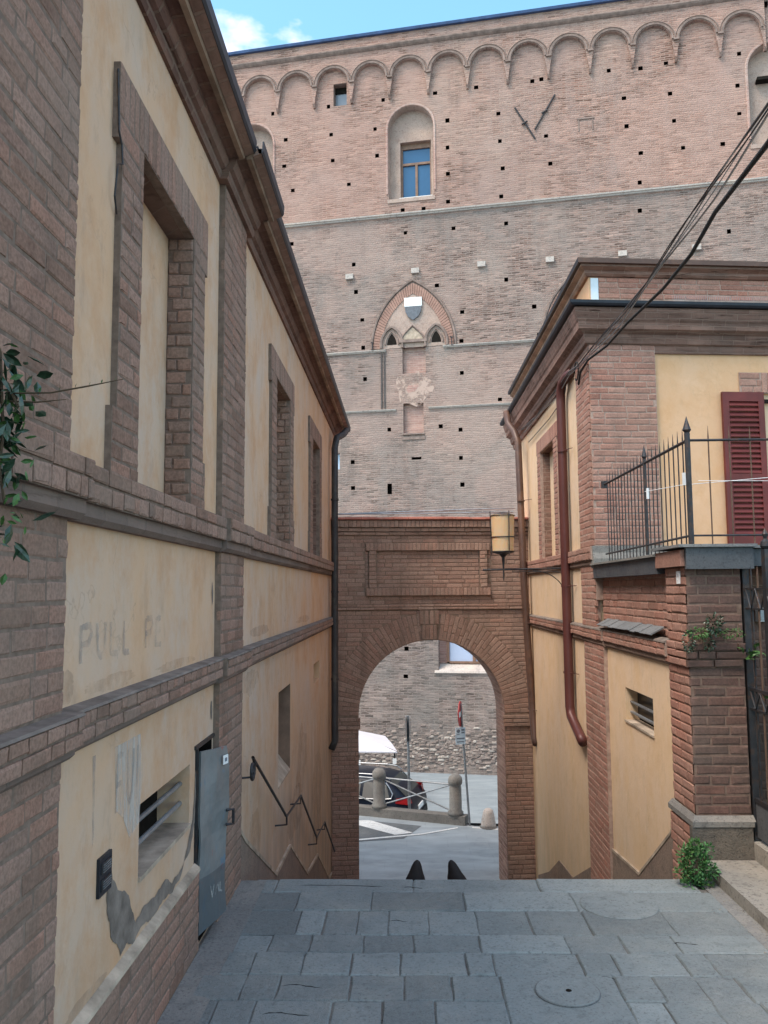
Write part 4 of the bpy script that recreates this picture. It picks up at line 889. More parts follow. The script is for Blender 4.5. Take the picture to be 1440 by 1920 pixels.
# ================================================================== ARCH
AP = Pl(-1.14, 13.0, 1, .1, .1, -1)
ar = thing('gateway_arch', 'brick gateway arch with keystone and framed panel closing the alley', 'archway', tuple(AP(1.56, -2.7, 0)))
CU, RR = 1.56, 1.14
def arch_face(d):
    b = MB(); N = 28; ang = [math.pi * k / N for k in range(N + 1)]
    inner = [(CU - RR * math.cos(a), RR * math.sin(a)) for a in ang]
    for (a, c), (e, f) in zip(inner[:-1], inner[1:]): b.quad(AP(a, c, d), AP(e, f, d), AP(e, 3.0, d), AP(a, 3.0, d))
    for ua, ub in ((-.3, CU - RR), (CU + RR, 3.6)): b.quad(AP(ua, -2.9, d), AP(ub, -2.9, d), AP(ub, 3.0, d), AP(ua, 3.0, d))
    return b, inner
b, inner = arch_face(-.0045); b2, _ = arch_face(-.65); b.add(b2.v, b2.f); AP.box(b, -.3, 3.6, 2.99, 3.02, -.65, 0); obj('arch_wall', b, M['mortar_arch'], ar)
b = MB(); path = [(CU - RR, -2.9)] + inner + [(CU + RR, -2.9)]
for (a, c), (e, f) in zip(path[:-1], path[1:]): b.quad(AP(a, c, -.009), AP(e, f, -.009), AP(e, f, -.65), AP(a, c, -.65))
obj('soffit', b, M['arch_soffit'], ar)
B = Bricks(); RO = 1.56
def aclip(z):
    r = RO if z > 0 else RR
    if z > RO: return [(.0, 3.16)]
    hw = math.sqrt(max(RO * RO - z * z, 0)) if z > 0 else RR
    return [(0, CU - hw), (CU + hw, 3.16)]
B.wall(AP, 0, 3.16, -2.7, -2.15, .03, clip=aclip, seed=51); B.wall(AP, 0, 3.16, -2.15, -.21, 0, clip=aclip, seed=52)
B.wall(AP, 0, 3.16, -.21, -.03, .03, clip=lambda z: [(0, CU - RR + .03), (CU + RR - .03, 3.16)], seed=53); B.wall(AP, 0, 3.16, -.03, 1.60, 0, clip=aclip, seed=54)
n = 62
for i in range(n):
    a = math.pi * (i + .5) / n
    if abs(a - math.pi / 2) < .085: continue
    for r0, r1 in ((RR, RR + .25), (RR + .25, RO)) if i % 2 else ((RR, RR + .14), (RR + .14, RO)):
        rm = (r0 + r1) / 2; B.one(AP, CU - rm * math.cos(a), rm * math.sin(a), r1 - r0 - .008, math.pi * rm / n - .008, 0.002, math.pi - a)
for u in np.linspace(1.44, 1.62, 4): B.one(AP, u, 1.26, .22, .050, .035, math.pi / 2); B.one(AP, (u - 1.53) * 1.35 + 1.53, 1.49, .21, .056, .035, math.pi / 2)
B.wall(AP, 0, 3.16, 1.61, 1.70, .035, course=.045, seed=55); B.wall(AP, 0, 3.16, 1.70, 1.83, 0, seed=56)
B.wall(AP, 0, .53, 1.83, 2.66, 0, seed=57); B.wall(AP, 2.52, 3.16, 1.83, 2.66, 0, seed=58)
B.soldiers(AP, .54, 2.51, 1.83, 1.955, .055); B.soldiers(AP, .54, 2.51, 2.535, 2.655, .055); B.wall(AP, .585, .71, 1.955, 2.535, .05, blen=.25, seed=59); B.wall(AP, 2.34, 2.465, 1.955, 2.535, .05, seed=60)
B.wall(AP, .53, .585, 1.955, 2.535, 0, seed=61); B.wall(AP, 2.465, 2.52, 1.955, 2.535, 0, seed=62); B.wall(AP, .71, 2.34, 1.955, 2.535, 0.002, seed=63)
B.wall(AP, 0, 3.16, 2.66, 2.78, 0, seed=64); B.wall(AP, 0, 3.16, 2.78, 2.835, .03, course=.055, seed=65)
B.soldiers(AP, 0, 3.16, 2.90, 3.01, .09, w=.066); B.wall(AP, 0, 3.16, 2.835, 2.90, .055, course=.06, seed=66)
B.build(ar, M['brick_arch'])
b = MB()
AP.box(b, 0, 3.16, 1.615, 1.695, -.01, .025); AP.box(b, .545, 2.505, 1.835, 1.95, -.01, .048); AP.box(b, .545, 2.505, 2.54, 2.65, -.01, .048); AP.box(b, .59, .705, 1.955, 2.535, -.01, .043); AP.box(b, 2.345, 2.46, 1.955, 2.535, -.01, .043)
AP.box(b, 0, 3.16, 2.785, 2.835, -.01, .02); AP.box(b, 0, 3.16, 2.84, 2.90, -.01, .045); AP.box(b, 0, 3.16, 2.905, 3.01, -.01, .08)
AP.box(b, 0, CU - RR + .025, -.205, -.035, -.01, .02); AP.box(b, CU + RR - .025, 3.16, -.205, -.035, -.01, .02); AP.poly(b, [(1.425, 1.142), (1.635, 1.142), (1.68, 1.61), (1.38, 1.61)], -.01, .025)
AP.box(b, 0, CU - RR - .005, -2.7, -2.155, -.01, .02); AP.box(b, CU + RR + .005, 3.16, -2.7, -2.155, -.01, .02)
split('mortar_bed', b, M['mortar_arch'], ar)
for i in range(13):
    b = MB(); a = -.02 + i * .247; k = random.uniform(-.004, .004); AP.extr(b, a, a + .243, [(-.68, 3.02), (.115, 3.02), (.125, 3.03+k), (.12, 3.055+k), (-.2, 3.09+k), (-.68, 3.06)]); obj('coping_tile', b, M['terracotta'], ar)
b = MB(); b.tube([AP(0, 3.11, .02), AP(1.5, 3.125, .02), AP(2.9, 3.15, .02)], .010, 6); b.tube([AP(0, 3.14, -.3), AP(1.4, 3.19, -.3), AP(2.2, 3.22, -.3), AP(3.0, 3.24, -.3)], .012, 6); o = obj('conduit', b, M['steel'], ar)

# street lantern on its bracket
ln = thing('wall_lantern', 'cylindrical amber glass lantern on an iron bracket by the arch', 'street lamp', (1.96, 10.1, 2.16))
lc = Vector((1.20, 10.1, 0))
b = MB(); b.lathe((lc.x, lc.y, 2.375), [(.128, 0), (.142, .44)], 24); obj('glass', b, M['amber'], ln, smooth=False)
b = MB()
for z, r_ in ((2.37, .135), (2.545, .139), (2.805, .146)): b.tube([(lc.x + r_ * math.cos(a), lc.y + r_ * math.sin(a), z) for a in np.linspace(0, 2 * math.pi, 24, endpoint=False)], .006, 5, closed=True)
for a in (-1.15, .9, 3.0): b.tube([(lc.x + .137 * math.cos(a), lc.y + .137 * math.sin(a), 2.33), (lc.x + .15 * math.cos(a), lc.y + .15 * math.sin(a), 2.86)], .006, 5)
b.lathe((lc.x, lc.y, 2.30), [(.02, 0), (.05, .035), (.13, .06), (.13, .075)], 20); b.lathe((lc.x, lc.y, 2.81), [(.146, 0), (.10, .02), (.02, .035)], 20); obj('frame', b, M['iron'], ln)
b = MB(); b.tube([(lc.x, lc.y, 2.31), (lc.x, lc.y, 2.2), (lc.x, lc.y, 2.02)], [.02, .012, .007], 8); obj('stem', b, M['iron'], ln)
b = MB(); b.tube([(.95, 10.1, 2.15), (1.96, 10.1, 2.165)], .011, 8); b.tube([(1.30, 10.1, 2.135), (1.96, 10.1, 2.115)], .006, 6); b.tube([(1.96, 10.1, 2.22), (1.96, 10.1, 1.72)], .008, 6)
b.tube([(1.55 + .40 * math.sin(a), 10.1, 1.78 + .36 * math.cos(a)) for a in np.linspace(0, 1.4, 10)], .006, 6); obj('bracket', b, M['iron'], ln)

# overhead cables
cb = thing('cable_bundle', 'bundle of grey overhead cables running along the right cornice', 'cables', (1.9, 9.0, 4.3))
path0 = [(1.88, 13.0, 4.40), (1.89, 11.6, 4.34), (1.89, 10.26, 4.31), (1.88, 9.25, 4.33), (1.88, 8.8, 4.28), (1.86, 7, 4.19), (1.82, 6, 4.155), (1.72, 4.5, 4.08), (1.62, 3.5, 4.0), (1.5, 2, 3.98), (1.2, -3, 4.3)]
def strand(off, r, ph, amp, lo=0):
    pts = []
    P_ = [Vector(p) for p in path0[lo:]]
    for a, c in zip(P_[:-1], P_[1:]):
        for k in range(4):
            q = a.lerp(c, k / 4); w = q.y * 2.2 + ph; pts.append(q + Vector((off[0] + amp * math.cos(w), 0, off[1] + amp * math.sin(w))))
    pts.append(P_[-1]); return pts
for i, (off, r_, ph, amp, mt) in enumerate((((0, .02), .0045, 0, .012, 'steel'), ((.015, -.01), .006, 2, .014, 'steel'), ((-.02, 0), .004, 4, .015, 'iron'), ((.03, .04), .0035, 1, .006, 'steel'), ((-.01, .02), .005, 5, .01, 'iron'))):
    obj('strand', MB().tube(strand(off, r_, ph, amp), r_, 5), M[mt], cb)
b = MB(); b.tube([(1.95, 12.8, 4.19), (1.955, 11, 4.18), (1.95, 9.92, 4.22), (1.93, 9.7, 4.28)], .006, 5); b.tube([(1.93, 10.1, 4.3), (1.95, 10.2, 4.12), (1.95, 10.4, 4.0), (1.95, 10.3, 4.18)], .005, 5); obj('strand', b, M['iron'], cb)
kb = thing('black_cable', 'single thick black cable sagging from the corner of the yellow house', 'cable', (2.0, 8.56, 4.3))
pts = [Vector(p) for p in ((1.91, 8.9, 4.12), (1.90, 8.75, 4.22), (1.93, 8.5, 4.28), (1.955, 7.8, 4.22), (1.935, 7, 4.18), (1.93, 6, 4.11), (1.86, 5.2, 4.04), (1.75, 4.5, 3.99), (1.60, 3.5, 3.83), (1.4, 2, 3.7), (.9, -3, 4.0))]
obj('strand', MB().tube(pts, [.012] * 6 + [.013] * 5, 8), M['rubber'], kb, True)
b = MB(); b.tube([Vector((1.90, 8.95, 4.28)) + Vector((.0, .10 * math.cos(a), .10 * math.sin(a))) for a in np.linspace(0, 5.6, 16)], .008, 6); obj('coil', b, M['rubber'], kb)

# ================================================================== PALACE
O = Vector((0, 26.837, 0)); PP = Pl(0, 26.837, 1, -.178, -.178, -1)
pal = thing('medieval_palace', 'huge pink brick medieval palace wall with corbel arches rising behind the gateway', 'palace', (0, 26.8, -3.8))
HS = [(-4.36,20.05),(-1.74,20.05),(.96,20.06),(-.84,20.68),(-4.53,18.62),(-2.51,18.61),(-.58,18.61),(1.21,18.62),(2.59,18.63),(-4.05,17.59),(-2.41,17.59),(-.87,17.6),(1.61,17.6),(-4.1,16.64),(-2.36,16.65),(-.81,16.64),(1.6,16.65),(1.61,15.73),(-3.79,15.73),(-1.8,15.73),(1.59,14.77),(.06,14.63),(.77,14.61),(3.58,20.1),(6.3,20.06),(8.95,20.06),(6.98,20.69),(8.21,20.68),(11.67,20.13),(4.44,18.61),(4.73,18.63),(6.88,18.63),(7.86,18.58),(8.64,18.64),(10.84,18.65),(3.31,17.62),(7.32,17.63),(8.74,17.6),(10.75,17.61),(3.34,16.66),(4.83,16.66),(7.37,16.68),(8.82,16.68),(10.76,16.68),(3.41,15.71),(4.95,15.71),(7.77,15.74),(9.05,15.76),(10.23,15.75),(3.35,14.76),(7.71,14.76),(3.48,13.82),(7.68,13.84),(10.29,12.9),(.15,13.83),(1.76,13.83),(-1.64,12.89),(-1.56,11.93),(-1.34,10.95),(-1.31,9.99),(-1.26,8.92),(1.18,11.92),(3.45,11.94),(4.32,10.98),(2.0,10.97),(1.96,10.01),(4.45,10.03),(1.96,8.94),(3.17,8.0),(1.24,7.21),(1.88,7.07),(-.45,7.18),(-1.69,6.15),(1.89,6.16),(-1.68,5.3),(1.92,5.29),(-3.82,13.82),(.05,.08),(.02,-.79),(-6.2,17.6),(-6.1,15.7),(-6.4,12.9),(13.2,17.6),(13.1,15.7),(13.4,12.9),(12.9,10.9),(8.2,11.9),(7.9,10.0),(6.9,8.9)]
Z_UP, Z_MID, Z_LOW = 14.35, 7.75, 3.2
def hs(z0, z1):
    rr = random.Random(31); o = []
    for u, z in HS:
        a, c, e, f = (rr.uniform(.055, .075) for _ in range(4))
        if z0 < z < z1: o.append((u - a, u + c, z - e, z + f))
    return o
MW = (-.41, 1.12, 15.02, 18.28); RWn = (11.08, 12.62, 15.6, 18.9); LWn = (-6.1, -4.52, 15.0, 18.28)
SW = (-2.33, -1.86, 18.60, 19.40); BP1 = (.01, .78, 9.02, 10.03); BP2 = (.02, .69, 7.03, 8.03); AW = (1.07, 3.2, -.64, 1.5); WD = (.28, .60, 6.16, 6.24); BL = (-.53, -.38, 5.05, 5.40); LW = (-2.6, -2.13, 5.93, 6.47)
US, UE = -22, 24
hu = hs(Z_UP, 22); hm = hs(Z_MID, Z_UP); hl = hs(-5, Z_MID)
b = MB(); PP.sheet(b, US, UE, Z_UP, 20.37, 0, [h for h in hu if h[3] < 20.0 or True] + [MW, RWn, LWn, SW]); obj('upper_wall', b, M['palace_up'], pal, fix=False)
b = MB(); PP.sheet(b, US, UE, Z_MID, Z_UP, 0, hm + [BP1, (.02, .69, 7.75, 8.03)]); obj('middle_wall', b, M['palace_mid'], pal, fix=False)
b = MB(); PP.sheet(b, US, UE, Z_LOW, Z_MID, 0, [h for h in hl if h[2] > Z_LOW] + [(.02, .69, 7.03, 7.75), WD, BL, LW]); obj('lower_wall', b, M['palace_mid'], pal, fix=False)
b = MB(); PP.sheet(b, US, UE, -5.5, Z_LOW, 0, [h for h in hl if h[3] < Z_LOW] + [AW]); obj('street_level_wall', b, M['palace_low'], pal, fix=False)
b = MB(); o1, o2 = PP(US, 0, -1.5), PP(UE, 0, -1.5)
PP.box(b, US, UE, -5.5, 20.9, -2.5, -1.5); PP.box(b, US, UE, 20.36, 20.9, -1.5, -.1)
for u in (US, UE): b.quad(PP(u, -5.5, 0), PP(u, -5.5, -1.5), PP(u, 20.9, -1.5), PP(u, 20.9, 0))
obj('core', b, M['palace_low'], pal)
for h in hu + hm + hl + [WD, BL]:
    pass
b = MB()
for h in hu:
    PP.inset(b, h[0], h[1], h[2], h[3], (.12 if h[2] > 19.9 and h[3] < 20.37 else 0), .34)
for h in hm + hl + [WD, BL]: PP.inset(b, *h, 0, .3)
split('putlog_hole', b, M['dark'], pal, 20)
# corbel table
pit = 1.3275; u_first = -4.33 - pit * 9
cn = []; b = MB(); rim = MB()
nb = 21
for k in range(nb):
    uc = u_first + pit * (k + .5); hw, r_ = .62, .535
    crv = [(uc - pit / 2 + .02, 18.68), (uc - .60, 19.0), (uc - .555, 19.25)] + [(uc - r_ * math.cos(a), 19.36 + r_ * math.sin(a)) for a in np.linspace(0, math.pi, 13)] + [(uc + .555, 19.25), (uc + .60, 19.0), (uc + pit / 2 - .02, 18.68)]
    for (a, c), (e, f) in zip(crv[:-1], crv[1:]):
        if e > a: b.quad(PP(a, c, .12), PP(e, f, .12), PP(e, 20.37, .12), PP(a, 20.37, .12))
        b.quad(PP(a, c, .12), PP(e, f, .12), PP(e, f, -.002), PP(a, c, -.002))
    b.quad(PP(uc + pit/2 - .02, 18.68, .12), PP(uc + pit/2 + .02, 18.68, .12), PP(uc + pit/2 + .02, 20.37, .12), PP(uc + pit/2 - .02, 20.37, .12))
    b.box8([PP(uc + pit/2 - .045, 18.60, 0), PP(uc + pit/2 + .045, 18.60, 0), PP(uc + pit/2 + .03, 18.60, .07), PP(uc + pit/2 - .03, 18.60, .07), PP(uc + pit/2 - .045, 18.70, 0), PP(uc + pit/2 + .045, 18.70, 0), PP(uc + pit/2 + .04, 18.70, .15), PP(uc + pit/2 - .04, 18.70, .15)])
    pts = [(uc - (r_ + .05) * math.cos(a), 19.36 + (r_ + .05) * math.sin(a)) for a in np.linspace(0, math.pi, 15)]
    rb = MB(); rb.tube([PP(u, z, .125) for u, z in pts], .045, 5)
    pts = [(uc - (r_ + .135) * math.cos(a), 19.36 + (r_ + .135) * math.sin(a)) for a in np.linspace(.06, math.pi - .06, 15)]
    rb.tube([PP(u, z, .12) for u, z in pts], .028, 4)
    rb.box8([PP(uc - .72, 19.30, .1), PP(uc - .55, 19.30, .1), PP(uc - .55, 19.30, .18), PP(uc - .72, 19.30, .18), PP(uc - .72, 19.36, .1), PP(uc - .55, 19.36, .1), PP(uc - .55, 19.36, .18), PP(uc - .72, 19.36, .18)])
    obj('arch_moulding', rb, M['palace_arch'], pal)
obj('corbel_table', b, M['palace_up'], pal, fix=False)
b = MB(); PP.extr(b, US, UE, [(0, 20.36), (.14, 20.36), (.20, 20.40), (.24, 20.45), (.24, 20.49), (.14, 20.54), (0, 20.54)]); obj('parapet_moulding', b, M['palace_arch'], pal)
b = MB(); PP.extr(b, US, UE, [(-.2, 20.54), (.12, 20.54), (.12, 20.88), (-.2, 20.95)]); obj('parapet', b, M['palace_up'], pal)
b = MB(); PP.extr(b, US, UE, [(.0, 20.88), (.22, 20.88), (.25, 20.96), (-1.4, 21.1), (-1.4, 20.9)]); obj('roof_gutter', b, M['gutter_blue'], pal)
# string courses
def pstring(u_a, u_b, z, s_=1.0):
    b = MB(); PP.extr(b, u_a, u_b, [(-.01, z - .07*s_), (.07*s_, z - .06*s_), (.09*s_, z - .02*s_), (.14*s_, z), (.15*s_, z + .05*s_), (-.01, z + .085*s_)]); obj('string_course', b, M['palace_trim'], pal)
pstring(US, UE, 14.45, .85); pstring(US, -.55, 9.83, .62); pstring(1.36, UE, 9.85, .62); pstring(US, -.22, 7.82, .52); pstring(.86, UE, 7.84, .52)
# arched window recesses
def arched(h, name, window, uc=None, ztop=None):
    ua, ub, za, zb = h; r_ = (ub - ua) / 2; uc = (ua + ub) / 2; zs = zb - r_
    g = obj(name, MB().quad(*[PP(u, z, -.32) for u, z in ((ua, za), (ub, za), (ub, zb), (ua, zb))]), M['palace_infill'], pal) if not window else None
    if window:
        wa, wb, wz0, wz1 = window; q = MB(); PP.sheet(q, ua, ub, za, zb, -.32, [window]); g = obj(name, q, M['palace_infill'], pal, fix=False)
    # spandrels between the rectangle and the round head
    sp = MB(); an = np.linspace(0, math.pi, 17)
    crv = [(uc - r_ * math.cos(a), zs + r_ * math.sin(a)) for a in an]
    for (a, c), (e, f) in zip(crv[:-1], crv[1:]): sp.quad(PP(a, c, 0), PP(e, f, 0), PP(e, zb, 0), PP(a, zb, 0))
    obj('spandrel', sp, M['palace_up'], g)
    rv = MB(); path = [(ua, za)] + crv + [(ub, za), (ua, za)]
    for (a, c), (e, f) in zip(path[:-1], path[1:]): rv.quad(PP(a, c, 0), PP(e, f, 0), PP(e, f, -.32), PP(a, c, -.32))
    obj('reveal', rv, M['palace_infill'], g)
    rg = MB(); rg.tube([PP(u, z, .0) for u, z in [(ua - .05, za + .2)] + [(uc - (r_ + .05) * math.cos(a), zs + (r_ + .05) * math.sin(a)) for a in an] + [(ub + .05, za + .2)]], .045, 5); obj('brick_ring', rg, M['palace_fine'], g)
    sl = MB(); PP.box(sl, ua - .04, ub + .04, za - .12, za + .01, -.32, .03); obj('sill', sl, M['palace_infill'], g)
    return g
MWn = (-.06, 1.0, 15.20, 17.18)
g = arched(MW, 'arched_recess', MWn)
def pwindow(h, d, mats, parent, bars, name='window'):
    ua, ub, za, zb = h
    w = obj(name, MB().quad(*[PP(u, z, d - .10) for u, z in ((ua, za), (ub, za), (ub, zb), (ua, zb))]), mats[0], parent)
    return w
w = obj('window', (lambda q: (PP.inset(q, *MWn, -.32, .25, back=False), q)[-1])(MB()), M['palace_infill'], pal)
b = MB()
for (a, c, z0, z1) in ((-.06, 0, 15.2, 17.0), (.94, 1.0, 15.2, 17.0), (.43, .51, 15.25, 16.42), (0, .94, 15.2, 15.25), (0, .94, 16.42, 16.50), (-.06, 1.0, 17.0, 17.18)): PP.box(b, a, c, z0, z1, -.57, -.47)
obj('frame', b, M['frame_brown'], w)
for (a, c, z0, z1) in ((.0, .43, 15.25, 16.42), (.51, .94, 15.25, 16.42), (0, .94, 16.50, 17.0)):
    b = MB(); b.quad(*[PP(u, z, -.53) for u, z in ((a, z0), (c, z0), (c, z1), (a, z1))]); obj('pane', b, M['glass_blue'], w)
b = MB(); PP.box(b, -.10, 1.04, 15.13, 15.20, -.5, -.28); obj('sill', b, M['white'], w)
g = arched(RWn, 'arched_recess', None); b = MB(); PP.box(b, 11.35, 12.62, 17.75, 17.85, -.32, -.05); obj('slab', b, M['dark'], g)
g = arched(LWn, 'arched_recess', None)
w = obj('window', (lambda q: (PP.inset(q, *SW, 0, .32, back=False), q)[-1])(MB()), M['palace_arch'], pal)
b = MB(); b.quad(*[PP(u, z, -.3) for u, z in ((SW[0], SW[2]), (SW[1], SW[2]), (SW[1], 19.2), (SW[0], 19.2))]); obj('pane', b, M['glass_grey'], w)
b = MB(); PP.box(b, SW[0], SW[1], 19.2, 19.4, -.32, -.25); obj('lintel', b, M['dark'], w)
# big window seen through the arch
w = obj('window', (lambda q: (PP.inset(q, *AW, 0, .45, back=False), q)[-1])(MB()), M['palace_mid'], pal)
b = MB()
for (a, c, z0, z1) in ((1.30, 1.38, -.35, 1.5), (2.12, 2.22, -.35, 1.5), (2.95, 3.03, -.35, 1.5), (1.38, 2.95, -.40, -.33)): PP.box(b, a, c, z0, z1, -.44, -.36)
obj('frame', b, M['frame_brown'], w)
for a, c in ((1.38, 2.12), (2.22, 2.95)):
    b = MB(); b.quad(*[PP(u, z, -.41) for u, z in ((a, -.33), (c, -.33), (c, 1.5), (a, 1.5))]); obj('pane', b, M['glass_pale'], w)
b = MB(); PP.box(b, 1.07, 1.30, -.4, 1.5, -.44, -.41); PP.box(b, 3.03, 3.2, -.4, 1.5, -.44, -.41); obj('jamb', b, M['palace_fine'], w)
b = MB(); PP.extr(b, .95, 3.3, [(-.44, -.405), (.03, -.60), (.06, -.66), (.0, -.70), (-.44, -.63)]); obj('sloping_sill', b, M['palace_trim'], w)
w = obj('window', (lambda q: (PP.inset(q, *LW, 0, .2, back=False), q)[-1])(MB()), M['palace_arch'], pal); b = MB(); PP.box(b, LW[0], LW[1], LW[2], LW[3], -.2, -.15); obj('pane', b, M['glass_pale'], w)
# gothic blind arch with shield and niche
def gothic(uc, z0, hw, zt, nseg=14):
    # pointed arch: two arcs, centres on the springing line
    Rg = ((zt - z0) ** 2 + hw * hw) / (2 * hw); L_ = []
    a_top = math.acos((Rg - hw) / Rg)
    for i in range(nseg + 1):
        a = a_top * i / nseg; L_.append((uc - hw + Rg * (1 - math.cos(a)), z0 + Rg * math.sin(a)))
    return L_ + [(2 * uc - u, z) for u, z in L_[-2::-1]]
def gothic_arch(uc):
    go, gi = gothic(uc, 9.9, 1.34, 12.08), gothic(uc, 9.9, 1.06, 11.72)
    b = MB(); PP.poly(b, gi, -.01, .012); g = obj('gothic_tympanum', b, M['palace_infill'], pal)
    n = len(go)
    for i in range(n - 1):
        for s_ in range(2):
            f0, f1 = s_ / 2, (s_ + 1) / 2; L1 = lambda p, q, f: (p[0] + (q[0] - p[0]) * f, p[1] + (q[1] - p[1]) * f)
            q = MB(); PP.poly(q, [L1(gi[i], gi[i+1], f0 + .04), L1(gi[i], gi[i+1], f1 - .04), L1(go[i], go[i+1], f1 - .04), L1(go[i], go[i+1], f0 + .04)], -.01, .03 + random.uniform(0, .008)); obj('voussoir', q, M['voussoir'], g)
    b = MB(); b.tube([PP(u, z, .03) for u, z in gothic(uc, 9.9, 1.40, 12.18)], .045, 5); obj('hood_mould', b, M['palace_arch'], g)
    return g
g = gothic_arch(.375)
gothic_arch(5.95)
for uc in (-.34, 1.14):
    b = MB(); PP.poly(b, gothic(uc, 10.02, .16, 10.40, 8), .0, .018); o = obj('niche', b, M['dark'], g)
    b = MB(); b.tube([PP(u, z, .05) for u, z in [(uc - .36, 9.9)] + gothic(uc, 10.05, .36, 10.62, 8) + [(uc + .36, 9.9)]], .05, 5); b.tube([PP(u, z, .03) for u, z in gothic(uc, 10.02, .22, 10.47, 8)], .03, 5); obj('niche_moulding', b, M['palace_arch'], o)
b = MB(); PP.poly(b, [(.0, 10.16), (.72, 10.16), (.62, 10.32), (.36, 10.56), (.10, 10.32)], 0, .05); obj('little_gable', b, M['lip'], g)
b = MB(); b.tube([PP(u, z, .05) for u, z in ((-.06, 10.12), (.06, 10.32), (.36, 10.62), (.66, 10.32), (.78, 10.12))], .035, 5); PP.box(b, -.08, .84, 10.05, 10.14, 0, .10); obj('gable_moulding', b, M['palace_arch'], g)
sd_ = MB(); PP.poly(sd_, [(.115, 11.26), (.665, 11.26), (.645, 11.08), (.56, 10.92), (.39, 10.80), (.22, 10.92), (.135, 11.08)], .0, .08); o = obj('shield', sd_, M['shield_grey'], g); o['label'] = 'coat of arms, white above dark grey'
b = MB(); PP.poly(b, [(.10, 11.262), (.68, 11.262), (.68, 11.56), (.10, 11.56)], .0, .085); obj('shield_top', b, M['white'], o)
for h in (BP1, BP2):
    b = MB(); PP.inset(b, *h, 0, .16, back=False); o = obj('walled_up_opening', b, M['palace_arch'], pal); b = MB(); b.quad(*[PP(u, z, -.16) for u, z in ((h[0], h[2]), (h[1], h[2]), (h[1], h[3]), (h[0], h[3]))]); obj('infill', b, M['palace_fine'], o)
b = MB(); PP.box(b, .0, .72, 6.98, 7.028, 0, .06); PP.box(b, -.02, .74, 6.82, 6.92, 0, .025); obj('ledge', b, M['palace_arch'], pal)
rr = random.Random(3); ppts = [(.375 + .62 * math.cos(a) * (1 + .18 * math.sin(3 * a + 1)), 8.5 + .56 * math.sin(a) * (1 + .12 * math.cos(5 * a))) for a in np.linspace(0, 2 * math.pi, 26, endpoint=False)]
b = MB(); b.add([PP(u, z, .006) for u, z in ppts], [tuple(range(26))]); obj('plaster_patch', b, M['patch'], pal)
b = MB(); b.add([PP(u, z, .010) for u, z in ((.12, 8.5), (.2, 8.62), (.5, 8.66), (.55, 8.6), (.42, 8.42), (.2, 8.36))], [tuple(range(6))]); obj('bare_patch', b, M['palace_fine'], pal)
for u, z in ((-1.77, 12.45), (.47, 12.47), (2.66, 12.5), (4.85, 12.46), (9.32, 12.46), (7.1, 12.46), (-3.9, 12.45)):
    b = MB(); PP.box(b, u - .13, u + .13, z - .08, z + .09, -.02, .10); obj('stone_bracket', b, M['palace_trim'], pal)
for (a, c), (e, f) in (((3.85, 17.74), (4.48, 16.60)), ((5.15, 18.03), (4.48, 16.92))):
    b = MB(); b.tube([PP(a, c, .03), PP(e, f, .03)], .028, 5); mu, mz = (a + e) / 2, (c + f) / 2; b.tube([PP(mu - .1, mz - .05, .05), PP(mu + .08, mz + .05, .05)], .035, 5); obj('iron_tie', b, M['iron'], pal)
b = MB(); PP.box(b, 5.83, 6.38, 17.08, 17.12, 0, .03); PP.box(b, 5.86, 5.89, 16.7, 17.08, 0, .02); PP.box(b, 6.30, 6.33, 16.7, 17.08, 0, .02); obj('blocked_vent', b, M['palace_arch'], pal)
b = MB()
for u in (-.70, -.60): b.tube([PP(u, 9.75, .02), PP(u, 7.9, .02)], .028, 6)
obj('shaft_moulding', b, M['shaft'], pal)
for u in (-.98, 1.66):
    b = MB(); b.tube([PP(u, 9.85, .12), PP(u, 10.12, .12)], .018, 5); b.box8([PP(u-.05,10.1,.1), PP(u+.05,10.1,.1), PP(u+.05,10.1,.14), PP(u-.05,10.1,.14), PP(u-.05,10.13,.1), PP(u+.05,10.13,.1), PP(u+.05,10.13,.14), PP(u-.05,10.13,.14)]); obj('iron_hook', b, M['iron'], pal)
# rubble stones along the palace foot (real relief)
b = MB(); rr = random.Random(8)
for i in range(900):
    u = rr.uniform(-3, 5); z = rr.gauss(-3.05, .3); w_, h_ = rr.uniform(.04, .11), rr.uniform(.02, .05)
    if z < -3.68 or z > -2.3: continue
    b.add([PP(u - w_, z - h_, 0), PP(u + w_, z - h_ * .8, 0), PP(u + w_ * .9, z + h_, 0), PP(u - w_ * .8, z + h_ * .9, 0), PP(u - w_ * .6, z - h_ * .5, .03), PP(u + w_ * .6, z - h_ * .5, .03), PP(u + w_ * .5, z + h_ * .6, .026), PP(u - w_ * .5, z + h_ * .5, .026)], [(0,1,5,4),(1,2,6,5),(2,3,7,6),(3,0,4,7),(4,5,6,7)], rr.random())
t = NT('rubble_stone'); tone = t.n('ShaderNodeAttribute', attribute_name='tone').outputs['Fac']
c = t.ramp(tone, [(0, (.15,.125,.115)), (.4, (.24,.195,.175)), (.85, (.30,.25,.22)), (1, (.44,.40,.36))]); M['rubble'] = t.fin(c, .95, t.bump(t.noise(t.pos(), 20, 4), .5, .01), spec=.1)
o = obj('rubble_stonework', b, M['rubble'], pal); o['kind'] = 'stuff'

